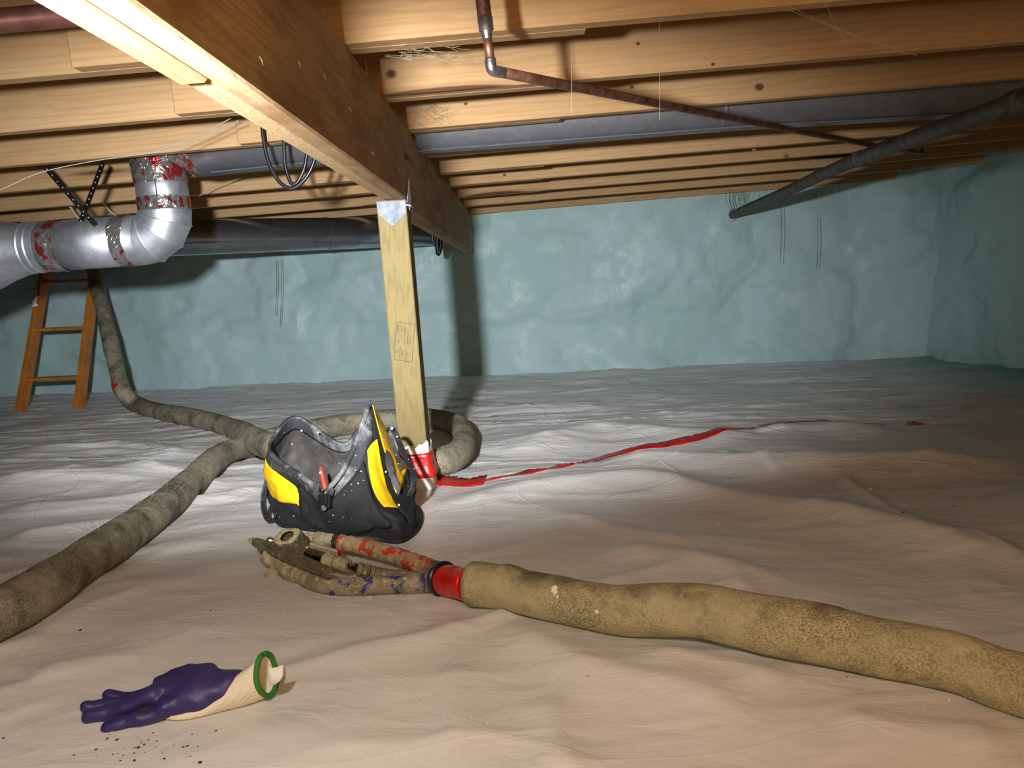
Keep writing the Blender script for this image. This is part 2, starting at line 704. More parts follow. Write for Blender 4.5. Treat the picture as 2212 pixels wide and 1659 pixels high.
def knit():
    t = NT('glove_knit')
    w = t.n('ShaderNodeTexWave', wave_type='BANDS', bands_direction='Z')
    w.inputs['Scale'].default_value = 130
    w.inputs['Distortion'].default_value = 0.6
    t.l(t.mapping((0.05, 0.6, 1.0), rot=(0.3, 0, 0)), w.inputs['Vector'])
    t.set(t.mix(t.ramp(w.outputs['Fac'], [(0, G0), (1, G1)]), lin((226, 214, 186)), lin((240, 232, 210))), 0.9, spec=0.1)
    t.bump(w.outputs['Fac'], 0.35, 0.003)


knit()


def speck_cloth(name, base, dust, lo, hi, size=55.0):
    t = NT(name)
    v = t.mapping((1, 1, 1))
    n = t.noise(v, 10, 5, 0.7)
    c = t.mix(t.ramp(n, [(lo, G0), (hi, G1)]), lin(base), lin(dust))
    vo = t.n('ShaderNodeTexVoronoi')
    vo.inputs['Scale'].default_value = size
    t.l(v, vo.inputs['Vector'])
    sp = t.ramp(vo.outputs['Distance'], [(0.0, G1), (0.09, G1), (0.13, G0)])
    msk = t.ramp(t.noise(v, 9.0, 2), [(0.5, G0), (0.62, G1)])
    mm = t.n('ShaderNodeMath', operation='MULTIPLY')
    t.l(sp, mm.inputs[0])
    t.l(msk, mm.inputs[1])
    c = t.mix(mm.outputs[0], c, lin((214, 214, 208)))
    t.set(c, 0.72, spec=0.3)
    b = t.bump(t.noise(v, 300, 2), 0.25, 0.002)
    t.bump(t.noise(v, 20, 4), 0.4, 0.012, b)


speck_cloth('bag_black', (36, 36, 38), (54, 54, 56), 0.45, 0.8)
speck_cloth('bag_dusty', (54, 54, 56), (150, 150, 147), 0.54, 0.74, 70)
speck_cloth('bag_lining', (66, 62, 60), (104, 100, 96), 0.45, 0.75, 40)
speck_cloth('bag_strap', (34, 34, 36), (96, 96, 96), 0.52, 0.75, 80)


def hose_jacket(name, a, b, d, dmask, scale, seam):
    t = NT(name)
    v = t.mapping((1, 1, 1))
    n = t.noise(v, scale, 6, 0.7)
    c = t.mix(t.ramp(n, [(0.36, G0), (0.66, G1)]), lin(a), lin(b))
    dd = t.noise(v, 9.0, 5, 0.7)
    c = t.mix(t.ramp(dd, [(dmask, G0), (dmask + 0.16, (0.85, 0.85, 0.85, 1))]), c, lin(d))
    fw = t.noise(v, 330.0, 3, 0.7)
    pm = t.ramp(t.noise(v, 6.5, 3, 0.6), [(0.38, (0.15, 0.15, 0.15, 1)), (0.62, G1)])
    fm = t.n('ShaderNodeMath', operation='MULTIPLY')
    t.l(t.ramp(fw, [(0.44, G0), (0.60, (0.75, 0.75, 0.75, 1))]), fm.inputs[0])
    t.l(pm, fm.inputs[1])
    c = t.mix(fm.outputs[0], c, lin(tuple(q * 0.72 for q in d)))
    t.set(c, 0.92, spec=0.1)
    b1 = t.bump(fw, 0.6, 0.006)
    t.bump(t.noise(v, 45, 4, 0.6), 0.5, 0.01, b1)


hose_jacket('hose_felt', (142, 135, 116), (170, 162, 138), (86, 81, 69), 0.47, 22, False)
hose_jacket('hose_knit', (176, 166, 126), (196, 186, 146), (112, 104, 80), 0.5, 10, True)


def crust(name, base, c2, c3, splat=None, thr=0.6):
    t = NT(name)
    v = t.mapping((1, 1, 1))
    c = t.mix(t.ramp(t.noise(v, 38, 5, 0.7), [(0.4, G0), (0.65, G1)]), lin(base), lin(c2))
    c = t.mix(t.ramp(t.noise(v, 90, 3, 0.6), [(0.60, G0), (0.66, G1)]), c, lin(c3))
    if splat:
        for k, s in enumerate(splat):
            mp = t.n('ShaderNodeMapping')
            mp.inputs['Location'].default_value = (k * 3.1, 1.7 * k, 0)
            t.l(t.co, mp.inputs[0])
            c = t.mix(t.ramp(t.noise(mp.outputs[0], 26, 4, 0.65, 0.5), [(thr, G0), (thr + 0.05, G1)]), c, lin(s))
    t.set(c, 0.7, spec=0.3)
    b = t.bump(t.noise(v, 120, 4, 0.6), 0.6, 0.006)
    t.bump(t.noise(v, 40, 3, 0.6), 0.5, 0.012, b)


crust('crust_plain', (182, 172, 136), (146, 138, 108), (212, 204, 172))
crust('crust_dark', (112, 106, 84), (84, 79, 62), (160, 152, 124))
crust('crust_top', (196, 182, 136), (168, 154, 110), (214, 204, 164))
crust('whip_red', (180, 162, 122), (146, 128, 98), (214, 196, 140), [(200, 62, 52), (176, 154, 108)], 0.53)
crust('whip_blue', (166, 154, 122), (124, 114, 94), (204, 192, 150), [(60, 60, 136)], 0.545)
crust('whip_grey', (140, 134, 104), (110, 104, 84), (180, 172, 140))
crust('dark_metal_hole', (44, 40, 32), (30, 28, 22), (60, 54, 40))

# ------------------------------------------------------------------ ROOM
XL, XR, YB, YF = -4.8, 3.13, 5.74, -1.9
ZJ, ZS = 1.10, 1.335            # joist undersides, subfloor

# ridges of the plastic sheet: polyline in photo pixels, height, near width, far width (metres)
RIDGES = [
    ([(1270, 1024), (1500, 1016), (1800, 1012), (2250, 1012)], 0.055, 0.12, 0.14),
    ([(960, 1090), (1150, 1068), (1395, 1050), (1600, 1090), (1850, 1130), (2050, 1180), (2300, 1250)], 0.040, 0.11, 0.16),
    ([(1080, 985), (1280, 938), (1480, 945), (1640, 945)], 0.036, 0.16, 0.16),
    ([(1640, 940), (1780, 925), (1950, 940)], 0.03, 0.15, 0.15),
    ([(0, 1040), (180, 1035), (420, 1010)], 0.03, 0.16, 0.14),
    ([(0, 1100), (240, 1085), (560, 1030)], 0.022, 0.10, 0.09),
    ([(300, 1120), (470, 1080), (600, 1060)], 0.02, 0.07, 0.07),
    ([(0, 1165), (180, 1140), (330, 1130)], 0.022, 0.09, 0.09),
    ([(0, 985), (240, 970), (430, 985)], 0.024, 0.18, 0.14),
    ([(1040, 1075), (1030, 1150), (1015, 1220)], 0.006, 0.02, 0.02),
    ([(1090, 1345), (1180, 1400), (1300, 1450), (1480, 1490), (1640, 1560)], 0.022, 0.07, 0.09),
    ([(985, 1420), (975, 1520), (985, 1659)], 0.006, 0.03, 0.05),
    ([(1180, 1500), (1200, 1600), (1260, 1700)], 0.012, 0.05, 0.05),
    ([(440, 1330), (620, 1300), (760, 1320)], 0.010, 0.05, 0.06),
    ([(700, 1420), (900, 1380), (1010, 1330)], 0.012, 0.05, 0.06),
    ([(1370, 1400), (1560, 1440), (1700, 1480)], 0.014, 0.06, 0.06),
    ([(1800, 1560), (1960, 1590), (2200, 1620)], 0.014, 0.07, 0.07),
    ([(60, 1480), (160, 1440), (330, 1420)], 0.010, 0.05, 0.06),
    ([(1540, 975), (1620, 1000), (1690, 1035)], 0.008, 0.03, 0.03),
    ([(1800, 1020), (1900, 1090), (1985, 1150)], 0.010, 0.03, 0.03),
    ([(2090, 1160), (2150, 1190), (2210, 1220)], 0.010, 0.03, 0.03),
    ([(1200, 1110), (1350, 1150), (1500, 1180)], 0.014, 0.06, 0.06),
    ([(1300, 1190), (1500, 1210), (1700, 1260)], 0.012, 0.05, 0.06),
]


def _ridge_pts():
    out = []
    for px, h, wn, wf in RIDGES:
        P = [PF(*p) for p in px]
        C = catmull([(p.x, p.y, 0) for p in P], 10)
        out.append((np.array(C)[:, :2], h, wn, wf))
    return out


RP = _ridge_pts()


def wrinkle(x, y):
    x, y = np.asarray(x, float), np.asarray(y, float)
    x, y = np.broadcast_arrays(x, y)
    h = np.zeros(x.shape)
    X0, Y0, H0 = x, y, h
    for C, a, wn, wf in RP:
        mg = 2.4 * max(wn, wf)
        sel = (X0 > C[:, 0].min() - mg) & (X0 < C[:, 0].max() + mg) & (Y0 > C[:, 1].min() - mg) & (Y0 < C[:, 1].max() + mg)
        if not sel.any():
            continue
        x, y, h = X0[sel], Y0[sel], np.zeros(int(sel.sum()))
        best = np.full(h.shape, 1e9)
        side = np.zeros(h.shape)
        tt = np.zeros(h.shape)
        for i in range(len(C) - 1):
            d = C[i + 1] - C[i]
            L2 = d @ d + 1e-9
            t = np.clip(((x - C[i, 0]) * d[0] + (y - C[i, 1]) * d[1]) / L2, 0, 1)
            ex, ey = x - C[i, 0] - t * d[0], y - C[i, 1] - t * d[1]
            q = ex * ex + ey * ey
            m = q < best
            best = np.where(m, q, best)
            side = np.where(m, ey, side)
            tt = np.where(m, (i + t) / (len(C) - 1), tt)
        dist = np.sqrt(best)
        w = np.where(side < 0, wn, wf)
        prof = np.exp(-(dist / w) ** 1.5 * 1.6)
        taper = np.minimum(1, np.minimum(tt, 1 - tt) * 5 + 0.15)
        H0[sel] += a * prof * taper
    x, y, h = X0, Y0, H0
    # long pulled creases plus soft cushions
    wx = x + 0.25 * fbm(x * 1.1, y * 1.1, 5, 3)
    wy = y + 0.20 * fbm(x * 0.9 + 9, y * 1.3, 8, 3)
    far = sstep(1.6, 3.2, y)
    h += (0.016 * far + 0.007) * fbm(wx * 1.6, wy * 4.5, 21, 4)
    r = 1 - np.abs(2 * fbm(wx * 0.9, wy * 5.5, 31, 3))
    h += (0.010 * far + 0.002) * np.clip(r, 0, 1) ** 6
    h += 0.010 * fbm(x * 2.2, y * 2.2, 41, 3)
    u_, v_ = x * 0.8 + y * 0.6, -x * 0.6 + y * 0.8
    fold = 1 - np.abs(2.2 * fbm(u_ * 1.5 + 0.5 * fbm(x * 3, y * 3, 77, 2), v_ * 4.0, 51, 2))
    h += 0.009 * (1 - far) * np.clip(fold, 0, 1) ** 3
    return h


# keep the sheet low under the things that rest on it
PADS = [((-0.54, 1.02), 0.22), ((-0.5, 1.93), 0.26), ((-0.37, 2.32), 0.20), ((-0.4, 1.47), 0.25)]


def floor_z(x, y):
    w = wrinkle(x, y)
    for (cx, cy), r in PADS:
        d = np.hypot(np.asarray(x) - cx, np.asarray(y) - cy)
        k = 1 - 0.85 * (1 - sstep(r * 0.7, r * 1.5, d))
        w = np.where(w > 0, w * k, w)
    return fz(np.asarray(x), np.asarray(y)) + w


def FZ(x, y):
    return float(floor_z(np.array([x]), np.array([y]))[0])


def grid_mesh(name, X, Y, Z, mat):
    R, C = X.shape
    V = np.stack([X.ravel(), Y.ravel(), Z.ravel()], 1)
    idx = np.arange(R * C).reshape(R, C)
    F = np.stack([idx[:-1, :-1].ravel(), idx[:-1, 1:].ravel(), idx[1:, 1:].ravel(), idx[1:, :-1].ravel()], 1)
    me = bpy.data.meshes.new(name)
    me.vertices.add(len(V))
    me.vertices.foreach_set('co', V.ravel())
    me.loops.add(F.size)
    me.loops.foreach_set('vertex_index', F.ravel())
    me.polygons.add(len(F))
    me.polygons.foreach_set('loop_start', np.arange(0, F.size, 4))
    me.polygons.foreach_set('use_smooth', np.ones(len(F), bool))
    me.update()
    me.validate()
    me.materials.append(M[mat])
    o = bpy.data.objects.new(name, me)
    COL.objects.link(o)
    return o


ys = [YF - 0.05]
while ys[-1] < YB + 0.1:
    y = ys[-1]
    ys.append(y + (0.08 if y < 0.5 else 0.0085 * (1 + 0.35 * max(0, y - 1.0))))
xs = [XL - 0.05]
while xs[-1] < XR + 0.1:
    x = xs[-1]
    xs.append(x + (0.011 if -1.4 < x < 1.4 else 0.018))
GX, GY = np.meshgrid(np.array(xs), np.array(ys))
GZ = floor_z(GX, GY)
floor = grid_mesh('floor', GX, GY, GZ, 'plastic_sheet')
tag(floor, 'crinkled white plastic sheeting laid over the sloping crawl space ground', kind='structure')


def wall(name, axis, c, a0, a1, flip, label, seed):
    n1 = int((a1 - a0) / 0.03) + 2
    a = np.linspace(a0, a1, n1)
    z = np.linspace(-0.6, ZS + 0.02, 66)
    A, Z = np.meshgrid(a, z)
    d = 0.05 * fbm(A * 0.9, Z * 1.1, seed, 3) + 0.035 * fbm(A * 3.0, Z * 3.5, seed + 9, 4)
    # thicker passes of foam: lobes with an edge
    lob = fbm(A * 1.4 + 3, Z * 1.6, seed + 30, 4)
    d = d + 0.022 * sstep(0.06, 0.12, lob) + 0.012 * sstep(0.25, 0.3, lob)
    d = d + 0.06 * sstep(0.10, -0.25, Z) * (1 + 1.0 * fbm(A * 2.2, Z, seed + 3, 3))     # skirt where it meets the ground
    d = d + 0.05 * sstep(1.02, 1.25, Z)
    if axis == 'y':
        d = d + 0.10 * sstep(2.4, 3.1, A) ** 2 + 0.10 * np.exp(-((A - 2.95) ** 2 / 0.06 + (Z - 0.98) ** 2 / 0.02))
        X, Y = A, c - flip * d
    else:
        d = d + 0.14 * np.exp(-((A - 4.9) ** 2 / 0.10 + (Z - 1.0) ** 2 / 0.012))
        X, Y = c - flip * d, A
    o = grid_mesh(name, X, Y, Z, 'spray_foam')
    tag(o, label, kind='structure')
    return o


wall('wall_back', 'y', YB + 0.02, XL, XR + 0.1, 1, 'back wall of the crawl space coated in bluish green spray foam', 3)
wall('wall_right', 'x', XR + 0.02, YF, YB + 0.1, 1, 'dim right wall coated in bluish green spray foam', 13)
wall('wall_left', 'x', XL, YF, YB + 0.1, -1, 'left wall coated in bluish green spray foam', 23)
wall('wall_front', 'y', YF, XL, XR + 0.1, -1, 'wall behind the viewer coated in bluish green spray foam', 33)

# ceiling: subfloor with the joists as its pieces
ceiling = box('ceiling', (XL - 0.05, YF - 0.05, ZS), (XR + 0.1, YB + 0.1, ZS + 0.03), 'plywood', None, 0)
tag(ceiling, 'underside of the house floor with pine joists lapped over the beam', kind='structure')
JY = [-1.45, -0.95, -0.42, 0.10, 0.62, 1.12, 1.59, 2.03, 2.47, 2.97, 3.47, 3.94, 4.48, 5.04, 5.66]
LAPL, LAPR = -0.878, 0.175


def joist_mesh(x0, x1, mat):
    o = box('joist', (x0, 0, ZJ), (x1, 0.038, ZS - 0.001), mat, ceiling, 0.0025)
    return o


jr = joist_mesh(LAPL, XR + 0.03, 'pine')
jl = joist_mesh(XL, LAPR, 'lap_pine')
for i, y in enumerate(JY):
    for k, src in enumerate((jr, jl)):
        if i == 0:
            o = src
        else:
            o = src.copy()
            COL.objects.link(o)
            o.parent = ceiling
        o.location = (0.012 * math.sin(i * 7.3 + k), y + (0.0385 if k else 0.0), 0.0)

# knots in the joist faces
simple('knot_wood', (104, 66, 40), 0.7, var=(70, 42, 26), vscale=60)
simple('knot_ring', (150, 108, 68), 0.7, var=(128, 88, 54), vscale=50)
for kx, ky, ji, r in ((845, 160, 7, 0.0125), (1640, 188, 8, 0.013), (1378, 94, 7, 0.005), (1540, 139, 7, 0.005), (1006, 224, 8, 0.006), (1629, 325, 9, 0.007), (1090, 378, 11, 0.008), (2080, 262, 10, 0.008), (1365, 188, 8, 0.006), (300, 86, 6, 0.004)):
    yk = JY[ji] - 0.0004
    p = PY(kx, ky, yk)
    host = [o_ for o_ in ceiling.children if abs(o_.location.y - JY[ji]) < 0.002]
    parts_k = []
    for sc, mt, dy in ((1.0, 'knot_ring', 0.0), (0.66, 'knot_wood', -0.0006)):
        v_ = [(p.x + math.cos(a_) * r * sc * 1.25, p.y + dy, p.z + math.sin(a_) * r * sc) for a_ in [2 * math.pi * q / 14 for q in range(14)]]
        parts_k.append((v_, mt))
    kn = None
    for v_, mt in parts_k:
        h_ = host[0]
        o_ = mesh_obj('knot', v_ + [(x, y + 0.0012, z) for x, y, z in v_], [tuple(range(14)), tuple(range(27, 13, -1))] + [(q, q + 14, (q + 1) % 14 + 14, (q + 1) % 14) for q in range(14)], mt, None)
        o_.parent = h_
        o_.matrix_parent_inverse = Matrix.Translation(-Vector(h_.location))

# ------------------------------------------------------------------ BEAM
BX0, BX1, BZ = -0.388, -0.313, 0.862
beam = empty('support_beam', (-0.35, 2.3, BZ), 'brown built-up timber beam running under the joists to the back wall', 'beam')
mid = -0.3505
y_splice = PZ(405, 182, BZ).y
box('beam_ply', (mid + 0.001, YF, BZ), (BX1, 2.32, ZJ - 0.001), 'beam_wood', beam, 0.004)
box('beam_ply', (BX0, YF, BZ - 0.001), (mid - 0.001, y_splice, ZJ - 0.001), 'beam_wood', beam, 0.004)
box('beam_ply', (BX0 + 0.002, y_splice + 0.002, BZ + 0.004), (mid - 0.001, 2.32, ZJ - 0.001), 'beam_rough', beam, 0.003)
hexa('beam_ply', [(mid + 0.001, 2.322, 0.832), (BX1, 2.322, 0.832), (BX1, YB - 0.02, 0.815), (mid + 0.001, YB - 0.02, 0.815)],
     [(mid + 0.001, 2.322, ZJ - 0.001), (BX1, 2.322, ZJ - 0.001), (BX1, YB - 0.02, ZJ - 0.001), (mid + 0.001, YB - 0.02, ZJ - 0.001)],
     'beam_wood', beam, 0.004)
hexa('beam_ply', [(BX0, 2.322, 0.838), (mid - 0.001, 2.322, 0.838), (mid - 0.001, YB - 0.02, 0.82), (BX0, YB - 0.02, 0.82)],
     [(BX0, 2.322, ZJ - 0.001), (mid - 0.001, 2.322, ZJ - 0.001), (mid - 0.001, YB - 0.02, ZJ - 0.001), (BX0, YB - 0.02, ZJ - 0.001)],
     'beam_rough', beam, 0.004)
# wood splinters and nail tips on the faces
for k in range(9):
    y = 0.8 + 0.2 * k + random.uniform(-0.04, 0.04)
    z = random.uniform(0.9, 1.06)
    p = Vector((BX1, y, z))
    tube('splinter', [p, p + Vector((0.002, 0.002, -0.003)), p + Vector((0.003, 0.004, -0.010))], [0.0010, 0.0008, 0.0004],
         'beam_rough', beam, 5)

# ------------------------------------------------------------------ POST
PYN = 2.27
post = empty('support_post', (-0.366, PYN + 0.045, FZ(-0.366, PYN + 0.045)),
             'squared treated timber post under the beam with an ink stamp and zinc cap', 'post')
zb = -0.05
PT, PB = (-0.4045, -0.3155), (-0.4145, -0.3255)


def post_x(z, s):
    t = (z - zb) / (0.862 - zb)
    return PB[s] + (PT[s] - PB[s]) * t


hexa('post_timber', [(PB[0], PYN, zb), (PB[1], PYN, zb), (PB[1], PYN + 0.089, zb), (PB[0], PYN + 0.089, zb)],
     [(PT[0], PYN, 0.861), (PT[1], PYN, 0.861), (PT[1], PYN + 0.089, 0.861), (PT[0], PYN + 0.089, 0.861)], 'treated', post, 0.003)


def on_post(px, py, off=0.0):
    p = PY(px, py, PYN)
    p.y -= off
    return p


# ink stamp
stamp_parts = []


def bar(a, b, w, off=0.0006):
    d = (b - a).normalized()
    nrm = Vector((-d.z, 0, d.x)) * w / 2
    v = [a + nrm, a - nrm, b - nrm, b + nrm]
    for q in v:
        q.y = PYN - off
    return v, [(0, 1, 2, 3)]


def spx(u, v):                                   # coordinates inside the stamp zoom (820..940, 680..800 px)
    return on_post(820 + u * 120 / 1659.0, 680 + v * 120 / 1659.0)


fr = [spx(505, 215), spx(1045, 290), spx(970, 1415), spx(432, 1335)]
for i in range(4):
    stamp_parts.append(bar(fr[i].copy(), fr[(i + 1) % 4].copy(), 0.0013))
tri = [spx(530, 290), spx(695, 445), spx(530, 545)]
for i in range(3):
    stamp_parts.append(bar(tri[i].copy(), tri[(i + 1) % 3].copy(), 0.0010))


def text_mesh(txt, size):
    c = bpy.data.curves.new('txt', 'FONT')
    c.body = txt
    c.size = size
    c.resolution_u = 2
    o = bpy.data.objects.new('txt', c)
    COL.objects.link(o)
    dg = bpy.context.evaluated_depsgraph_get()
    me = bpy.data.meshes.new_from_object(o.evaluated_get(dg))
    v = [tuple(q.co) for q in me.vertices]
    f = [tuple(p.vertices) for p in me.polygons]
    bpy.data.objects.remove(o, do_unlink=True)
    bpy.data.curves.remove(c)
    bpy.data.meshes.remove(me)
    return v, f


down = (fr[3] - fr[0]).normalized()
left = Vector((down.z, 0, -down.x))
if left.x > 0:
    left = -left


def stamp_text(txt, u, v, length):
    a = spx(u, v)
    tv, tf = text_mesh(txt, 0.01)
    w = max(q[0] for q in tv)
    k = length * (120 / 1659.0) * 0.00142 / w
    out = []
    for q in tv:
        p = a + down * (q[0] * k) - left * (q[1] * min(k, 0.62))
        p.y = PYN - 0.0006
        out.append(p)
    stamp_parts.append((out, tf))


stamp_text('GROUND CONTACT', 745, 370, 560)
stamp_text('AN LT TREATED', 830, 450, 440)
stamp_text('LUMBER', 905, 600, 260)
stamp_text('CCA', 640, 580, 130)
stamp_text('.40', 545, 710, 130)
stamp_text('KILN DRIED', 600, 940, 390)
stamp_text('AFTER', 660, 1040, 160)
stamp_text('MILL', 540, 1030, 120)
stamp_text('NO', 478, 1050, 110)
stamp_text('FC', 795, 1120, 90)
stamp_text('LL', 880, 1150, 110)
stamp_text('R', 560, 400, 50)
stamp_text('V', 780, 1280, 60)
V, F = merge(stamp_parts)
st = mesh_obj('ink_stamp', V, F, 'ink', post)
st['label'] = 'black inked grade stamp in a rectangle frame'

# zinc post cap
cap = mesh_obj('cap_plate',
               [v for y in (PYN - 0.004, PYN - 0.0012) for v in
                [(p.x, y, p.z) for p in (on_post(813, 436), on_post(876, 434), on_post(878, 461), on_post(853, 487), on_post(846, 487), on_post(818, 463))]],
               [(0, 1, 2, 3, 4, 5), (11, 10, 9, 8, 7, 6)] + [(i, i + 6, (i + 1) % 6 + 6, (i + 1) % 6) for i in range(6)],
               'plate_zinc', post)
for px, py in ((827, 451), (860, 446)):
    p = on_post(px, py)
    lathe('nail_head', (p.x, PYN - 0.004, p.z), (0, -1, 0), [(0, 0.0035), (0.0015, 0.0035), (0.002, 0.002)], 'nail', cap, 10)
p = on_post(848, 482)
lathe('nail_hole', (p.x, PYN - 0.004, p.z), (0, -1, 0), [(0, 0.003), (0.0005, 0.003)], 'ink', cap, 10)
# bent side ear standing up past the beam
e0 = [(-0.3145, PYN + 0.004, 0.850), (-0.3145, PYN + 0.075, 0.846), (-0.311, PYN + 0.07, 0.875), (-0.306, PYN + 0.04, 0.925), (-0.311, PYN + 0.012, 0.872)]
e1 = [(x + 0.0022, y, z) for x, y, z in e0]
mesh_obj('cap_ear', e0 + e1, [(0, 1, 2, 3, 4), (9, 8, 7, 6, 5)] + [(i, (i + 1) % 5, (i + 1) % 5 + 5, i + 5) for i in range(5)], 'galvanized', post)
hexa('cap_lip', [(-0.3155, PYN - 0.002, 0.842), (-0.302, PYN - 0.002, 0.838), (-0.302, PYN + 0.06, 0.838), (-0.3155, PYN + 0.06, 0.842)],
     [(-0.3155, PYN - 0.002, 0.845), (-0.302, PYN - 0.002, 0.841), (-0.302, PYN + 0.06, 0.841), (-0.3155, PYN + 0.06, 0.845)], 'galvanized', post, 0)


# plastic and red tape wrapped round the foot of the post
def wrap(name, z0, z1, grow, mat, wav, flare=0.0):
    rows = []
    cx, cy = (PB[0] + PB[1]) / 2, PYN + 0.0445
    per = 48
    for r in range(7):
        t = r / 6
        row = []
        for k in range(per + 1):
            a = 2 * math.pi * (k % per) / per
            c, s = math.cos(a), math.sin(a)
            h = 0.0445 + grow + flare * (1 - t) ** 2
            q = h / max(abs(c), abs(s)) * (1 if True else 1)
            rr = min(q, h * 1.30)
            rr += 0.0025 * float(fbm(a * 5, t * 4, 61, 3))
            zz = z0 + (z1 - z0) * t + (wav * float(fbm(np.cos(a) * 2.5 + 5, np.sin(a) * 2.5, 77, 3)) * t)
            row.append((cx + 0.012 * (zz - zb) + c * rr, cy + s * rr, zz))
        rows.append(row)
    return sheet(name, rows, mat, post, 0.0012)


wrap('plastic_wrap', -0.06, 0.11, 0.004, 'white_plastic', 0.03, 0.012)
wrap('tape_wrap', 0.006, 0.082, 0.0075, 'red_tape', 0.006, 0.012)

# ------------------------------------------------------------------ COPPER WATER PIPE
el = PY(1062, 152, 1.40)
copper = empty('copper_pipe', el, 'copper water pipe dropping between the joists and running off to the right', 'pipe')
top = Vector(PY(1042, -10, 1.40))
top_dir = (top - el).normalized()
t_mid = PY(1050, 62, 1.40)
up = el + top_dir * ((ZS - el.z) / top_dir.z)
tube('riser', [t_mid + top_dir * 0.012, up], 0.0128, 'copper', copper, 16)
lathe('reducer', t_mid - top_dir * 0.016, top_dir, [(-0.002, 0.0088), (0.004, 0.0098), (0.010, 0.0102), (0.014, 0.0138), (0.034, 0.0142), (0.036, 0.0128)], 'solder', copper, 18)
tube('riser', [el + top_dir * 0.012, t_mid], 0.0082, 'copper', copper, 14)
far = PZ(1990, 331, 1.075)
rdir = (far - el).normalized()
tube('elbow', catmull([el + top_dir * 0.02, el + top_dir * 0.006, el + rdir * 0.006, el + rdir * 0.03], 6), 0.0102, 'solder', copper, 14)
tube('run', catmull([el + rdir * 0.02, el.lerp(far, 0.33) + Vector((0, 0, -0.004)), el.lerp(far, 0.66) + Vector((0, 0, -0.006)), far], 8), 0.0098, 'copper', copper, 14)
tube('riser', [far, far + Vector((0.03, 0.05, 0.25))], 0.0098, 'copper', copper, 12)

# old reddish pipe at upper left, between the joists
rp = PZ(0, 50, 1.12)
red_pipe = empty('reddish_pipe', (rp.x, rp.y, rp.z), 'reddish copper pipe running beside a joist at upper left', 'pipe')
pa, pb = PZ(-300, 72, 1.135), PZ(200, 28, 1.135)
pd = (pb - pa)
tube('pipe_run', [Vector((XL + 0.1, pa.y - 0.01, pa.z)), Vector((-0.42, pb.y, pb.z))], 0.021, 'copper_red', red_pipe, 16)
lathe('pipe_coupling', (-1.6, pb.y, pb.z), (1, 0, 0), [(0, 0.021), (0.004, 0.0245), (0.05, 0.0245), (0.054, 0.018)], 'copper_red', red_pipe, 16)

# dark drain pipe running to the back wall
d0, d1, d2 = PY(1578, 466, YB + 0.03), PY(1850, 345, 3.42), PY(2212, 216, 2.12)
dv = (d2 - d1)
drain = empty('drain_pipe', d0, 'dusty dark drain pipe slanting from the right into the back wall', 'pipe')
tube('pipe_run', catmull([d0, d0.lerp(d1, 0.5) + Vector((0, 0, -0.004)), d1, d2, d2 + dv * 0.9], 8), 0.031, 'old_iron', drain, 18, noise=0.08, nscale=7)
for t_, k in ((0.02, 0), (0.98, 1)):
    a = d1.lerp(d2, t_)
    lathe('pipe_coupling', a, dv, [(-0.035, 0.031), (-0.03, 0.036), (0.03, 0.036), (0.035, 0.031)], 'old_iron', drain, 18)
lathe('foam_collar', d0 - (d1 - d0).normalized() * 0.01, d1 - d0, [(0, 0.075), (0.05, 0.055), (0.075, 0.036), (0.08, 0.03)], 'spray_foam', drain, 18)

# ------------------------------------------------------------------ DUCTS
# round duct in the joist bay
by = 2.735
bay = empty('joist_bay_duct', (0.3, by, 1.07), 'grey round sheet metal duct running along a joist bay above the beam', 'duct')
tube('duct_run', [(-1.10, by, 1.168), (-0.3, by, 1.18), (0.8, by, 1.172), (1.9, by - 0.01, 1.142), (XR, by - 0.01, 1.13)], 0.115, 'bay_metal', bay, 36)
for x, z in ((0.75, 1.173), (2.1, 1.139)):
    lathe('duct_seam', (x, by, z), (1, 0, -0.015), [(0, 0.115), (0.003, 0.1175), (0.012, 0.1175), (0.015, 0.115)], 'bay_metal', bay, 36)
rows = [[(x, by - 0.045 + dy, z - 0.1105 - 0.003 * k) for x, z in ((-1.05, 1.168), (-0.3, 1.18), (0.8, 1.172), (1.9, 1.142), (3.0, 1.131))] for k, dy in ((0, -0.004), (1, 0), (1, 0.004), (0, 0.008))]
sheet('duct_lock_seam', rows, 'galvanized', bay, 0.0)

# silver branch duct at the left
YD = 2.72
silver = empty('silver_duct', (-1.45, YD, 0.75), 'shiny silver branch duct with an elbow and foil tape bands at left', 'duct')
ZC, RD, XV = 0.845, 0.090, -1.247
tube('duct_segment', [(-1.695, YD, ZC + 0.004), (-1.34, YD, ZC)], RD, 'galvanized', silver, 40)
BR = 0.093
# gored elbow
ga = [0, 18, 45, 72, 90]
ctr = np.array([XV - BR, YD, ZC + BR])


def elbow_ring(deg, r, n=40):
    a = math.radians(deg)
    c = ctr + np.array([math.sin(a) * BR, 0, -math.cos(a) * BR])
    u = np.array([math.sin(a), 0, -math.cos(a)])
    return [c + u * (math.cos(2 * math.pi * k / n) * r) + np.array([0, 1, 0]) * (math.sin(2 * math.pi * k / n) * r) for k in range(n)]


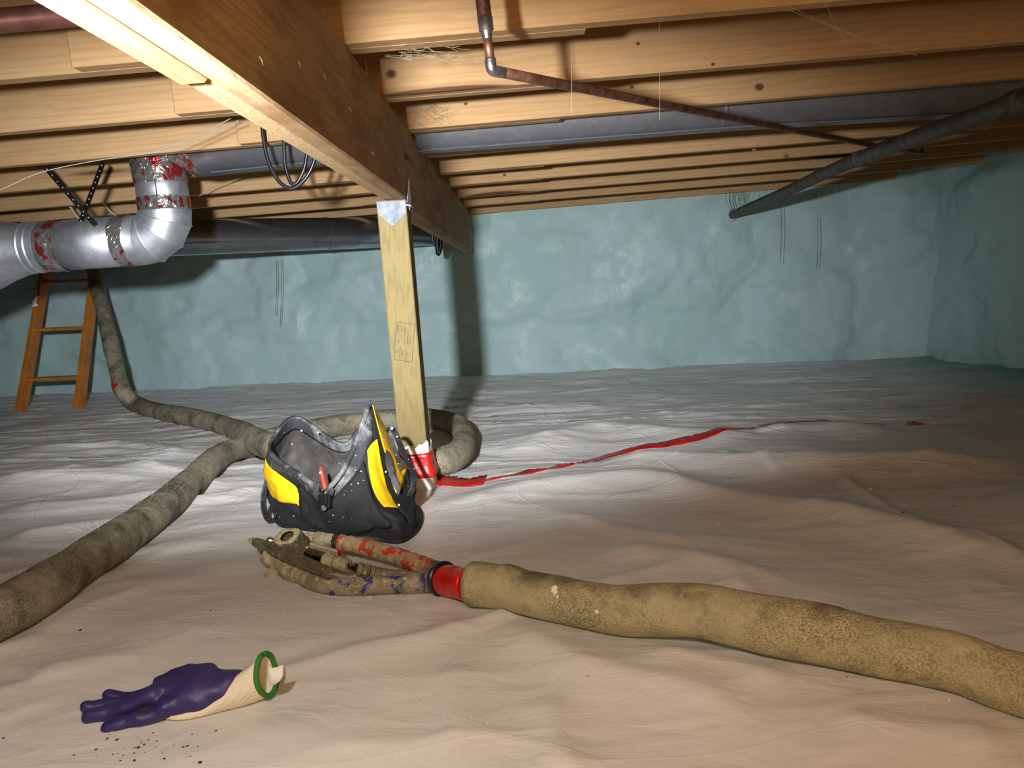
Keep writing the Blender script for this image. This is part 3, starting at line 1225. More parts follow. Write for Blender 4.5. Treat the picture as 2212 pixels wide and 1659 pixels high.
for g in range(4):
    r0, r1 = elbow_ring(ga[g], RD), elbow_ring(ga[g + 1], RD)
    n = len(r0)
    # straight gores: extend radius at mitred joints so each piece is a cylinder
    mesh_obj('elbow_gore', r0 + r1, [(k, (k + 1) % n, n + (k + 1) % n, n + k) for k in range(n)], 'galvanized', silver, True)
    if g:
        tube('elbow_seam', [p for p in elbow_ring(ga[g], RD + 0.001)] + [elbow_ring(ga[g], RD + 0.001)[0]], 0.0028, 'galvanized', silver, 6)
zt0 = ZC + BR
tube('duct_segment', [(XV, YD, zt0), (XV + 0.001, YD, 1.085)], RD * 0.97, 'galvanized', silver, 40)
tube('riser_seam', [(XV + 0.02, YD - RD * 0.97, zt0 + 0.04), (XV + 0.02, YD - RD * 0.97, 1.06)], 0.0022, 'steel_dark', silver, 6)


def crumple_band(name, p0, axis, length, r, amp, seed):
    axis = _n(np.array(axis, float))
    u = np.array([0, 1.0, 0])
    w = np.cross(axis, u)
    rows = []
    for i in range(9):
        t = i / 8
        row = []
        for k in range(49):
            a = 2 * math.pi * (k % 48) / 48
            e = 1 + (amp * float(fbm(np.cos(a) * 4 + i * 0.5, np.sin(a) * 4 + 9, seed, 3)) if 0 < i < 8 else 0)
            rr = (r + 0.002) * (1 + (e - 1))
            d = length * t + 0.006 * float(fbm(np.cos(a) * 2, np.sin(a) * 2 + t, seed + 5, 2))
            row.append(np.array(p0) + axis * d + (u * math.cos(a) + w * math.sin(a)) * rr)
        rows.append(row)
    return sheet(name, rows, 'foil_tape', silver, 0.0)


crumple_band('foil_tape_band', (-1.685, YD, ZC + 0.003), (1, 0, 0), 0.062, RD, 0.05, 3)
crumple_band('foil_tape_band', (-1.425, YD, ZC + 0.001), (1, 0, 0), 0.05, RD, 0.03, 8)
crumple_band('foil_tape_band', (XV, YD, zt0 + 0.004), (0, 0, 1), 0.045, RD * 0.97, 0.05, 14)
crumple_band('foil_tape_band', (XV, YD, 1.035), (0, 0, 1), 0.065, RD * 0.99, 0.05, 19)
# crimped collar and wye fitting at far left
lathe('crimped_collar', (-1.76, YD, ZC + 0.005), (1, 0, 0), [(0, 0.086), (0.004, 0.092), (0.010, 0.094), (0.014, 0.0905), (0.026, 0.0905), (0.030, 0.094), (0.036, 0.094), (0.040, 0.0905), (0.065, 0.0905)], 'galvanized', silver, 40)
prof = [(0, 0.150), (0.03, 0.150), (0.035, 0.155), (0.045, 0.150), (0.09, 0.138), (0.17, 0.108), (0.23, 0.092), (0.25, 0.090)]
lathe('wye_fitting', (-2.005, YD - 0.01, ZC - 0.004), (1, 0.03, 0.02), prof, 'galvanized', silver, 40)
tube('duct_trunk', [(-2.0, YD - 0.01, ZC - 0.004), (-2.25, YD - 0.05, ZC - 0.01), (-3.0, YD - 0.2, ZC)], 0.150, 'galvanized', silver, 40)
for k in range(7):
    a = -0.6 + 0.25 * k
    lathe('screw_head', (-1.86 + 0.0, YD - 0.108 * math.cos(a), ZC + 0.108 * math.sin(a)), (0, -math.cos(a), math.sin(a)), [(0, 0.004), (0.002, 0.004), (0.003, 0.002)], 'solder', silver, 8)
# foil-wrapped boot where the riser enters the joist bay
V, F = [], []
rows = []
for i in range(15):
    t = i / 14
    c = np.array([XV + 0.18 * max(0, t - 0.35) / 0.65, YD + 0.015 * t, 1.085 + 0.075 * min(1, t * 1.6)])
    ax = _n(np.array([max(0.0, t - 0.2), 0, max(0.0, 0.75 - t)]))
    u = np.array([0, 1.0, 0])
    w = np.cross(ax, u)
    row = []
    for k in range(41):
        a = 2 * math.pi * (k % 40) / 40
        e = 1 + 0.07 * float(fbm(np.cos(a) * 4 + i * 0.4, np.sin(a) * 4 + i * 0.1, 91, 3))
        row.append(c + (u * math.cos(a) + w * math.sin(a)) * (0.089 + 0.016 * t) * e)
    rows.append(row)
sheet('foil_boot', rows, 'foil_tape', silver)

# long dull duct under the joists behind it
q0, q1, q2 = np.array([-2.75, 3.74, 0.99]), np.array([-1.8, 4.42, 0.985]), np.array([-0.585, 5.455, 0.985])
longd = empty('long_duct', tuple(q1), 'long dull metal duct slanting under the joists at left of the post', 'duct')
tube('duct_run', [q0, q1, q1 * 0.5 + q2 * 0.5, q2], 0.103, 'dull_duct', longd, 36)
dq = _n(q2 - q1)
for t_ in (-0.42, 0.75):
    lathe('duct_seam', q1 + dq * t_, dq, [(0, 0.103), (0.003, 0.106), (0.014, 0.106), (0.017, 0.103)], 'dull_duct', longd, 36)


# perforated hanger straps
def strap(name, a, b, label):
    a, b = np.array(a), np.array(b)
    L = np.linalg.norm(b - a)
    d = (b - a) / L
    s = _n(np.cross(d, np.array([0, 1.0, 0])))
    th = np.array([0, 1.0, 0])
    root = empty(name, tuple(a), label, 'strap', 'hanger straps over the silver duct')
    v, f = [], []
    h = 0.0085
    for y in (-0.0008, 0.0008):
        v += [a + s * h + th * y, a - s * h + th * y, b - s * h + th * y, b + s * h + th * y]
    f = [(0, 1, 2, 3), (7, 6, 5, 4)] + [(i, (i + 1) % 4, (i + 1) % 4 + 4, i + 4) for i in range(4)]
    mesh_obj('strap_band', v, f, 'strap_black', root)
    n = int(L / 0.024)
    first = None
    for k in range(n):
        c = a + d * (0.014 + 0.024 * k) + th * -0.0012
        if first is None:
            first = lathe('strap_hole', (0, 0, 0), (0, -1, 0), [(0, 0.0026), (0.0006, 0.0026)], 'grey_wire', root, 8)
            first.matrix_parent_inverse = Matrix.Translation(-Vector(a))
            first.location = c
        else:
            o = first.copy()
            COL.objects.link(o)
            o.parent = root
            o.matrix_parent_inverse = Matrix.Translation(-Vector(a))
            o.location = c


sa = PZ(95, 358, ZJ)
strap('hanger_strap', sa, PY(206, 486, sa.y + 0.05), 'black perforated strap slanting down to the right above the silver duct')
sb = PZ(223, 350, ZJ)
strap('hanger_strap', sb, PY(171, 488, sb.y + 0.1), 'black perforated strap slanting down to the left above the silver duct')


# ------------------------------------------------------------------ CABLES AND WIRES
def cable(name, px, Y, r, mat, label, cat='cable', n=8, group=None, lift=0.0):
    P = [PY(x, y, Y if not hasattr(Y, '__len__') else Y[i]) for i, (x, y) in enumerate(px)]
    o = tube(name, catmull(P, 8), r, mat, None, n)
    tag(o, label, cat, group)
    return o


cable('black_cable', [(566, 270), (570, 305), (580, 350), (603, 392), (630, 407), (655, 391), (672, 365), (682, 335), (690, 300)], 2.42, 0.0062,
      'black_rubber', 'outer black cable loop hanging left of the beam')
cable('black_cable', [(614, 300), (614, 330), (617, 362), (628, 394), (640, 396), (655, 370), (662, 340), (668, 300)], 2.46, 0.0062,
      'black_rubber', 'inner black cable loop hanging left of the beam')
cable('cable_coil', [(934, 500), (935, 520), (942, 529), (950, 512), (947, 500)], 4.9, 0.009, 'black_rubber', 'short black cable loop under the far end of the beam')
cable('cable_coil', [(946, 505), (944, 530), (947, 549), (952, 530), (953, 505)], 4.85, 0.014, 'black_rubber', 'thick black cable bight under the far end of the beam')
wy = PZ(512, 262, ZJ - 0.002).y
cable('grey_wire', [(515, 260), (440, 295), (360, 325), (220, 345), (90, 372), (0, 410), (-120, 450)], [wy, wy, wy - 0.05, wy - 0.1, wy - 0.15, wy - 0.2, wy - 0.2], 0.0012,
      'grey_wire', 'thin grey wire drooping across the left joists to the photo edge', 'wire', 6)
cable('grey_wire', [(498, 256), (430, 290), (350, 322), (300, 335)], [wy, wy, wy - 0.03, wy - 0.06], 0.0014,
      'grey_wire', 'thin grey wire from the beam to the foil boot of the silver duct', 'wire', 6)
cable('white_wire', [(148, 440), (158, 456), (172, 475)], 3.6, 0.007, 'white_wire', 'short white wire between the straps and the long duct', 'wire', 6)
cable('white_wire', [(222, 438), (238, 456), (265, 476)], 3.6, 0.006, 'white_wire', 'white wire right of the crossed straps', 'wire', 6)
cable('thin_lead', [(398, 444), (470, 402), (560, 372), (640, 350)], 3.3, 0.0016, 'thread', 'thin dark lead strung behind the silver riser', 'wire', 6)

# hanging cobwebs and roots: nobody could count them
parts = []


def strand(px, Y, r, n=4):
    P = [PY(x, y, Y) for x, y in px]
    parts.append(tube_data(catmull(P, 4), r, n))


for x, y0, y1, Y in ((1687, 448, 568, 5.45), (1766, 470, 580, 5.5), (597, 560, 680, 5.45), (607, 560, 705, 5.45)):
    strand([(x, y0), (x + 1, (y0 + y1) / 2), (x - 2, y1)], Y, 0.0016)
for k in range(10):
    x = 1570 + k * 4.5
    strand([(x, 412 + random.uniform(-4, 4)), (x + random.uniform(-4, 4), 435), (x + 8 + random.uniform(-3, 6), 462)], 5.4, 0.0012)
for k in range(16):
    x = 1600 + 18 * k + random.uniform(-8, 8)
    y = 412 - 0.07 * (x - 1600)
    strand([(x, y), (x + random.uniform(-6, 6), y + random.uniform(8, 18)), (x + random.uniform(-12, 12), y + random.uniform(10, 34))], 5.35, 0.001)
V, F = merge(parts)
o = mesh_obj('hanging_roots', V, F, 'dark_thread')
tag(o, 'thin dark roots and threads hanging in front of the foamed wall', 'threads', kind='stuff')
parts = []
for a, b in (((1700, 20), (1980, 120)), ((1690, 8), (1960, 118)), ((1780, 0), (1830, 100)), ((1235, 100), (1235, 250)), ((1425, 30), (1425, 260))):
    strand([a, ((a[0] + b[0]) / 2, (a[1] + b[1]) / 2 + 4), b], 1.5, 0.0004)
for k in range(30):
    x, y = 900 + random.uniform(-40, 120), 110 + random.uniform(-15, 15)
    strand([(x, y), (x + random.uniform(-30, 30), y + random.uniform(-4, 14)), (x + random.uniform(-60, 60), y + random.uniform(-10, 12))], 1.62, 0.0003)
for k in range(26):
    x, y = 950 + random.uniform(-50, 30), 250 + random.uniform(-30, 15)
    strand([(x, y), (x + random.uniform(-25, 25), y + random.uniform(-20, 14)), (x + random.uniform(-40, 40), y + random.uniform(-30, 12))], 2.44, 0.0003)
V, F = merge(parts)
o = mesh_obj('cobwebs', V, F, 'thread')
tag(o, 'dusty cobweb threads strung between the joists', 'cobweb', kind='stuff')

# ------------------------------------------------------------------ LADDER
la, lb = PF(25, 892), PF(152, 886)
ladder = empty('ladder', (la.x, la.y, FZ(la.x, la.y)), 'orange stepladder leaning against the back wall at far left', 'ladder')
lt, rt = PY(86, 600, 5.15), PY(196, 600, 5.15)


def rail(a, b, ext):
    a, b = Vector(a), Vector(b)
    a.z = FZ(a.x, a.y) - 0.002
    d = (b - a).normalized()
    e = a + d * ext
    back = Vector((0, d.z, -d.y)).normalized()
    s = Vector((1, 0, 0))
    w, dp = 0.016, 0.085
    # C-channel section
    def sec(p):
        return [p - s * w, p + s * w, p + s * w + back * dp, p - s * w + back * dp]
    return hexa('rail', sec(a), sec(e), 'orange_fiberglass', ladder, 0.003), a, d, back


r1, a1, dd1, bk = rail(la + Vector((0.03, 0, 0)), lt, 1.15)
r2, a2, dd2, bk2 = rail(lb + Vector((0.03, 0, 0)), rt, 1.15)
for (py_l, py_r) in ((818, 812), (710, 705), (606, 601), (500, 498)):
    def on_rail(a, d, py):
        best, bt = 1e9, 0
        for k in range(400):
            q = a + d * (k * 0.003)
            c = RM.T @ np.array([q.x, q.y, q.z - HC])
            v = abs(CY + FPX * c[1] / c[2] - py)
            if v < best:
                best, bt = v, k * 0.003
        return a + d * bt
    pL, pR = on_rail(a1, dd1, py_l), on_rail(a2, dd2, py_r)
    up_ = Vector((0, 0.0, 1))
    bd = Vector((0, 1, 0))
    t0, t1 = pL + Vector((0.012, 0.004, 0)), pR + Vector((-0.012, 0.004, 0))
    step = hexa('step', [t0 - up_ * 0.022, t1 - up_ * 0.022, t1 - up_ * 0.022 + bd * 0.075, t0 - up_ * 0.022 + bd * 0.075],
                [t0, t1, t1 + bd * 0.075, t0 + bd * 0.075], 'ladder_metal', ladder, 0.003)
p1, p2 = PY(70, 620, 5.06), PY(72, 665, 4.98)
rows = [[PY(70 + 3 * math.sin(i), 622 + i * 7, 5.075 - 0.014 * i), PY(80 + 3 * math.cos(i * 2), 624 + i * 6, 5.07 - 0.014 * i)] for i in range(7)]
lb_ = sheet('torn_label', rows, 'paper_white', ladder, 0.001)
lb_['label'] = 'torn white label on the rail'

# ------------------------------------------------------------------ GREY HOSE (one long run: ladder, loop round the post, out at lower left)
RH = 0.047


def fl(px, py, h=RH):
    p = PF(px, py, h)
    p.z = max(p.z, FZ(p.x, p.y) + RH * 0.92) if h <= RH * 1.2 else p.z
    return p


hp = [PY(196, 500, 5.35), PY(207, 600, 5.05), PY(228, 690, 4.75), PY(250, 785, 4.5), PY(268, 848, 4.32),
      fl(300, 880), fl(345, 890), fl(420, 903), fl(500, 925), fl(560, 955, 0.09), PF(600, 968, 0.105), PF(650, 985, 0.08),
      fl(740, 1003), fl(830, 1006), fl(905, 1003), fl(958, 997), fl(995, 975), fl(1004, 945), fl(985, 918), fl(930, 905), fl(860, 905), fl(760, 915), fl(680, 928), fl(600, 947),
      fl(540, 962), fl(480, 990), fl(415, 1040), fl(360, 1090), fl(280, 1148), fl(180, 1222), fl(80, 1292), fl(-20, 1345), fl(-170, 1420), fl(-360, 1500)]
hpc = catmull(hp, 9)
hose = empty('grey_hose', hp[5], 'long grey felt-covered hose from the ladder, looping behind the post to lower left', 'hose')
hz = tube('jacket', hpc, [RH * (1 + 0.03 * math.sin(i * 0.33) + 0.04 * float(fbm(i * 0.13, 2.0, 9, 2))) for i in range(len(hpc))], 'hose_felt', hose, 28, noise=0.10, nscale=9)
pk = PY(258, 820, 4.335)
rows = [[PY(246 + 24 * v_, 812 + 14 * u_, 4.36 - 0.012 * math.sin(math.pi * v_)) for v_ in (0, 0.25, 0.5, 0.75, 1)] for u_ in (0, 0.5, 1)]
tp = []
ftmp = frames(hpc[33:36])
tape_i = 31
seg = hpc[tape_i:tape_i + 5]
rp_ = tube('tape_patch', seg, RH * 1.10, 'red_tape', hose, 28)
bm = bmesh.new()
bm.from_mesh(rp_.data)
bm.faces.ensure_lookup_table()
kill = []
for f_ in bm.faces:
    c = f_.calc_center_median()
    if c.y > seg[2][1] - 0.018 or c.x > seg[2][0] + 0.022 or c.z > seg[3][2] + 0.03:
        kill.append(f_)
bmesh.ops.delete(bm, geom=kill, context='FACES')
bm.to_mesh(rp_.data)
bm.free()
rp_['label'] = 'small patch of red tape'
# loose fibres standing off the felt
parts = []
fr_ = frames(hpc)
for k in range(420):
    i = random.randint(len(fr_) - 88, len(fr_) - 22)
    p, t, u, w = fr_[i]
    a = random.uniform(0, math.pi)
    nrm = u * math.sin(a) + w * math.cos(a)
    L = random.choice([0.012, 0.016, 0.02, 0.05]) * random.uniform(0.6, 1.3)
    b = p + nrm * RH * 0.98
    e = b + nrm * L + t * random.uniform(-1, 1) * L
    m_ = (b + e) / 2 + nrm * L * 0.2
    parts.append(tube_data([b, m_, e], [0.0004, 0.0003, 0.0002], 3, cap=False))
V, F = merge(parts)
fz_ = mesh_obj('loose_fibers', V, F, 'thread', hose)
fz_['kind'] = 'stuff'

# ------------------------------------------------------------------ RIGHT HOSE WITH KNIT COVER
RK = 0.041
rp0 = [PF(1008, 1262, RK), PF(1060, 1266, RK), PF(1160, 1285, RK), PF(1260, 1305, RK), PF(1340, 1318, RK), PF(1420, 1318, RK + 0.006), PF(1500, 1318, RK + 0.016), PF(1580, 1332, RK + 0.02),
       PF(1680, 1352, RK + 0.018), PF(1780, 1370, RK + 0.012), PF(1900, 1400, RK + 0.004), PF(2010, 1428, RK), PF(2120, 1458, RK), PF(2230, 1492, RK), PF(2420, 1540, RK), PF(2700, 1600, RK)]
rpc = catmull(rp0, 8)
rad = []
for i in range(len(rpc)):
    t = i / (len(rpc) - 1)
    r = RK * (1.04 - 0.06 * math.sin(t * 9.0) + 0.05 * float(fbm(t * 9, 1.0, 4, 2)))
    rad.append(r)
rad[0] = RK * 0.86
rad[1] = RK * 1.0
rpc = [p + np.array([0, 0, max(0.0, FZ(p[0], p[1]) + rad[i] * 0.97 - p[2])]) for i, p in enumerate(rpc)]
khose = empty('knit_covered_hose', rp0[0], 'thick hose in a stained yellowish knit cover running off to lower right', 'hose')
tube('knit_cover', rpc, rad, 'hose_knit', khose, 36, noise=0.06, nscale=11)
e0_, e1_ = np.array(rp0[0]), np.array(PF(955, 1252, 0.03))
dirn = _n(e1_ - e0_)
tb = tube('tape_band', catmull([e0_ - dirn * 0.01, e0_ + dirn * 0.02, e0_ + dirn * 0.042, e1_], 4), [0.030, 0.031, 0.031, 0.030, 0.0305, 0.029, 0.030, 0.031, 0.0305, 0.0290, 0.030, 0.029, 0.027], 'red_tape', khose, 28, noise=0.10, nscale=60)
tb['label'] = 'red tape wound round the hose end'
# pale foam smears stuck on the cover
def on_hose(px, py):
    best = None
    for k in range(0, 400):
        p = PY(px, py, 0.8 + k * 0.002)
        for i in range(0, len(rpc), 2):
            if (Vector(rpc[i]) - p).length < rad[i] * 1.02:
                return p
    return PF(px, py, 0.05)


for px, py, s_ in ((1199, 1272, 0.0065), (1203, 1282, 0.007), (1196, 1279, 0.005), (1206, 1291, 0.004), (1290, 1322, 0.004)):
    p = on_hose(px, py)
    fs = lathe('foam_smear', p + Vector((0, 0.003, -0.001)), (-0.1, -0.8, 0.6), [(0, s_), (0.003, s_ * 0.9), (0.0045, s_ * 0.6), (0.005, s_ * 0.2)], 'fleck_light', khose, 9)

# ------------------------------------------------------------------ SPRAY GUN AND WHIP HOSES
gun = empty('spray_gun', PF(640, 1250, 0.0), 'foam-crusted spray gun with red and blue whip hoses lying in front of the bag', 'spray gun')


def GP(px, py, h):
    return PF(px, py, h)


def ringed(pts, r, amp, per, seed=1):
    C = catmull(pts, 7)
    L = 0.0
    R = []
    for i, p in enumerate(C):
        if i:
            L += np.linalg.norm(p - C[i - 1])
        R.append(r * (1 + amp * math.sin(L * 2 * math.pi / per) + 0.08 * float(fbm(L * 30, 1.0, seed, 2))))
    return C, R


def whip(name, pts, r0, r1, mat, seed):
    C = catmull(pts, 14)
    R = []
    for i in range(len(C)):
        t = i / (len(C) - 1)
        R.append((r0 + (r1 - r0) * t) * (1 + 0.05 * math.sin(i * 1.35) + 0.08 * float(fbm(i * 0.2, 2.0, seed, 2))))
    return tube(name, C, R, mat, gun, 22, noise=0.12, nscale=25, seed=seed)


# the crate of parts: red whip (far), blue whip (near), grey whip (middle)
w1 = whip('whip_hose', [GP(735, 1172, 0.045), GP(790, 1182, 0.042), GP(850, 1200, 0.036), GP(905, 1219, 0.03), GP(952, 1236, 0.03)], 0.0185, 0.0205, 'whip_red', 5)
w1['label'] = 'whip hose with torn red wrapping'
w2 = whip('whip_hose', [GP(672, 1256, 0.020), GP(715, 1266, 0.020), GP(780, 1266, 0.020), GP(850, 1262, 0.020), GP(905, 1260, 0.020), GP(953, 1258, 0.022)], 0.0165, 0.0205, 'whip_blue', 9)
w2['label'] = 'whip hose with torn blue wrapping'
w3 = whip('whip_hose', [GP(778, 1232, 0.018), GP(815, 1238, 0.018), GP(855, 1243, 0.018), GP(900, 1248, 0.02)], 0.0135, 0.012, 'whip_grey', 12)
tube('cuff', catmull([GP(930, 1247, 0.028), GP(945, 1248, 0.028), GP(957, 1250, 0.029)], 4), [0.033, 0.034, 0.034, 0.033, 0.034, 0.034, 0.033, 0.032, 0.031], 'crust_dark', gun, 24, noise=0.15, nscale=60, squash=0.95)
lathe('cuff_ring', GP(953, 1250, 0.029), np.array(PF(1010, 1262, RK)) - np.array(GP(953, 1250, 0.029)), [(0, 0.0345), (0.003, 0.036), (0.009, 0.036), (0.012, 0.033)], 'black_rubber', gun, 24)


def nuts(pts, mat, radii, L0=0.0):
    """a row of short hex / round fittings along a line"""
    for i in range(len(pts) - 1):
        a, b = np.array(pts[i]), np.array(pts[i + 1])
        d = b - a
        l = np.linalg.norm(d)
        r = radii[i]
        lathe('fitting', a, d, [(0.0, r * 0.86), (l * 0.10, r), (l * 0.80, r), (l * 0.92, r * 0.84), (l * 1.02, r * 0.82)], mat, gun, 8 if i % 2 else 14)


nuts([GP(616, 1228, 0.022), GP(634, 1236, 0.021), GP(646, 1242, 0.020), GP(658, 1248, 0.019), GP(676, 1257, 0.019)], 'crust_plain', [0.020, 0.0185, 0.0165, 0.0175])
nuts([GP(650, 1164, 0.05), GP(668, 1163, 0.05), GP(682, 1163, 0.05), GP(706, 1167, 0.048), GP(722, 1169, 0.047)], 'crust_plain', [0.0125, 0.0145, 0.017, 0.0175])
nuts([GP(718, 1168, 0.047), GP(738, 1172, 0.045)], 'steel_dark', [0.0155])
nuts([GP(700, 1210, 0.042), GP(722, 1214, 0.040), GP(740, 1219, 0.038), GP(753, 1222, 0.037)], 'crust_plain', [0.0165, 0.0150, 0.0155])
nuts([GP(752, 1222, 0.037), GP(762, 1225, 0.035), GP(770, 1227, 0.034)], 'chrome', [0.006, 0.0095])
nuts([GP(772, 1229, 0.030), GP(786, 1232, 0.026), GP(800, 1236, 0.022), GP(812, 1238, 0.019)], 'whip_grey', [0.015, 0.016, 0.014])


# gun head: rounded square grip seen from its open end
def super_ring(c, u, w, rx, ry, n=32, p=3.2):
    out = []
    for k in range(n):
        a = 2 * math.pi * k / n
        ca, sa_ = math.cos(a), math.sin(a)
        q = 1 / (abs(ca) ** p + abs(sa_) ** p) ** (1 / p)
        out.append(c + u * (ca * rx * q) + w * (sa_ * ry * q))
    return out


hc = np.array(GP(620, 1158, 0.090))
hb = np.array(GP(640, 1205, 0.040))
axh = _n(np.array([-0.12, -0.42, 1.0]))
uh = _n(np.cross(np.array([0, 1.0, 0]), axh))
wh = np.cross(axh, uh)
rot = math.radians(-14)
uh, wh = uh * math.cos(rot) + wh * math.sin(rot), wh * math.cos(rot) - uh * math.sin(rot)
rings = []
for d, s in ((-0.075, 0.80), (-0.06, 1.0), (-0.03, 1.04), (-0.008, 1.0), (-0.002, 0.97), (0.0, 0.90)):
    rings.append(super_ring(hc + axh * d + np.array([0.10 * -d, 0, 0]), uh, wh, 0.0295 * s, 0.0275 * s))
n = 32
V = [p for r in rings for p in r]
hole_o = super_ring(hc, uh, wh, 0.0145, 0.0155, n, 2.2)
hole_i = super_ring(hc - axh * 0.030, uh, wh, 0.012, 0.013, n, 2.2)
b0 = len(V)
V += hole_o + hole_i
F = [(i * n + k, i * n + (k + 1) % n, (i + 1) * n + (k + 1) % n, (i + 1) * n + k) for i in range(len(rings) - 1) for k in range(n)]
lr = (len(rings) - 1) * n
F += [(lr + k, lr + (k + 1) % n, b0 + (k + 1) % n, b0 + k) for k in range(n)]
F.append(tuple(range(n))[::-1])
gh = mesh_obj('grip', V[:b0 + n], F, 'crust_dark', gun, True)
gh.data.materials.append(M['crust_top'])
for p_ in gh.data.polygons:
    if all(v >= lr for v in p_.vertices):
        p_.material_index = 1
es = gh.modifiers.new('edge', 'EDGE_SPLIT')
es.split_angle = math.radians(50)
Vh = hole_o + hole_i
mesh_obj('grip_socket', Vh, [(k, (k + 1) % n, n + (k + 1) % n, n + k) for k in range(n)] + [tuple(n + k for k in range(n))], 'dark_metal_hole', gh, True)

# long flat side bar of the gun, tapering to a tip at left
ta = GP(540, 1166, 0.066)
tb_ = GP(712, 1238, 0.052)
dv_ = (tb_ - ta).normalized()
sd = Vector((dv_.y, -dv_.x, 0)).normalized()
upv = Vector((0, 0, 1))


def barsec(p, wdt, hgt):
    return [p - sd * wdt - upv * hgt, p + sd * wdt - upv * hgt, p + sd * wdt + upv * hgt, p - sd * wdt + upv * hgt]


Lb = (tb_ - ta).length
secs = [(0, 0.004, 0.004), (0.03, 0.007, 0.009), (0.10, 0.008, 0.012), (0.16, 0.008, 0.012), (Lb, 0.008, 0.009)]
V, F = [], []
for d, w_, h_ in secs:
    V += barsec(ta + dv_ * d, w_, h_)
for i in range(len(secs) - 1):
    for k in range(4):
        F.append((i * 4 + k, i * 4 + (k + 1) % 4, i * 4 + 4 + (k + 1) % 4, i * 4 + 4 + k))
F += [(3, 2, 1, 0), tuple(len(V) - 4 + k for k in range(4))]
mesh_obj('side_bar', V, F, 'crust_dark', gun, False, 0.002, 2)
lathe('nozzle_tip', ta + dv_ * 0.016, -dv_, [(0, 0.0085), (0.008, 0.0075), (0.018, 0.004), (0.021, 0.0028)], 'crust_top', gun, 10)

# crusted manifold block below
mc = np.array(GP(604, 1219, 0.026))


def man_sdf(X, Y, Z):
    d = capsule(X, Y, Z, mc + [-0.03, 0.01, 0.012], mc + [0.03, -0.012, -0.004], 0.016, 0.018)
    d = smin(d, capsule(X, Y, Z, mc + [0.0, 0.0, 0.0], mc + [0.09, -0.02, -0.006], 0.014, 0.010), 0.012)
    d = smin(d, capsule(X, Y, Z, mc + [0.02, 0.03, 0.0], mc + [0.10, 0.02, -0.004], 0.012, 0.010), 0.012)
    d = smin(d, capsule(X, Y, Z, mc + [-0.022, -0.004, -0.02], mc + [-0.012, -0.006, -0.022], 0.010, 0.010), 0.010)
    nn_ = 0.0035 * np.sin(X * 330) * np.sin(Y * 290 + 1) * np.sin(Z * 310 + 2) + 0.003 * np.sin(X * 140 + Z * 90) * np.sin(Y * 160)
    return d + nn_


V, F = surface_nets(man_sdf, mc - [0.075, 0.06, 0.06], mc + [0.15, 0.07, 0.06], 0.0035)
mesh_obj('manifold', V, F, 'crust_plain', gun, True)
for px, py, h, r in ((578, 1168, 0.052, 0.0085), (591, 1176, 0.052, 0.0075), (566, 1196, 0.040, 0.0085), (600, 1183, 0.05, 0.006)):
    p = np.array(GP(px, py, h))
    lathe('bolt', p + np.array([0.012, 0.006, -0.004]), np.array([-1.0, -0.35, 0.35]), [(-0.012, r * 0.7), (0.003, r * 0.7), (0.004, r), (0.012, r), (0.0155, r * 0.7), (0.017, r * 0.3)], 'solder', gun, 12)
# chrome valve block between the grip and the middle hose
vb = GP(682, 1203, 0.047)
bl = box('valve_block', (-0.024, -0.011, -0.012), (0.024, 0.011, 0.012), 'chrome', gun, 0.002)
bl.matrix_parent_inverse = Matrix.Translation(-parent_loc(gun))
bl.location = vb
bl.rotation_euler = (0.2, 0.22, -0.35)
bl2 = box('valve_bracket', (-0.034, -0.004, -0.014), (0.034, 0.004, 0.016), 'crust_plain', gun, 0.002)
bl2.matrix_parent_inverse = Matrix.Translation(-parent_loc(gun))
bl2.location = GP(700, 1192, 0.052)
bl2.rotation_euler = (0.35, 0.25, -0.25)
tube('trigger_pin', [GP(655, 1182, 0.06), GP(672, 1184, 0.055)], 0.006, 'nail', gun, 8)
# peeled flap of red tape under the red whip
rows = []
for i in range(6):
    t = i / 5
    rows.append([PY(724 + 16 * t, 1183 + 6 * t - 4 * math.sin(t * 3), 1.60) + Vector((0, -0.012 * t, 0)),
                 PY(728 + 14 * t, 1192 + 4 * t, 1.595) + Vector((0, -0.018 * t, 0)),
                 PY(722 + 22 * t, 1198 - 1 * t, 1.60) + Vector((0, -0.012 * t, 0))])
tf_ = sheet('tape_flap', rows, 'red_tape', gun, 0.0008)
tf_['label'] = 'peeled flap of red tape'

# ------------------------------------------------------------------ TOOL BAG
bag = empty('tool_bag', (-0.5, 1.95, FZ(-0.5, 1.95)), 'open black and yellow canvas tool bag spattered with foam, beside the post', 'bag')


def V3(x, y, z):
    return np.array([x, y, z])


def bz(x, y):
    return FZ(x, y) + 0.006


# columns round the bag: base point, level-1, level-2, rim (levels as world points)
def colm(base, mids, rim):
    b = V3(base[0], base[1], bz(*base))
    return [b] + [np.array(m) for m in mids] + [np.array(rim)]


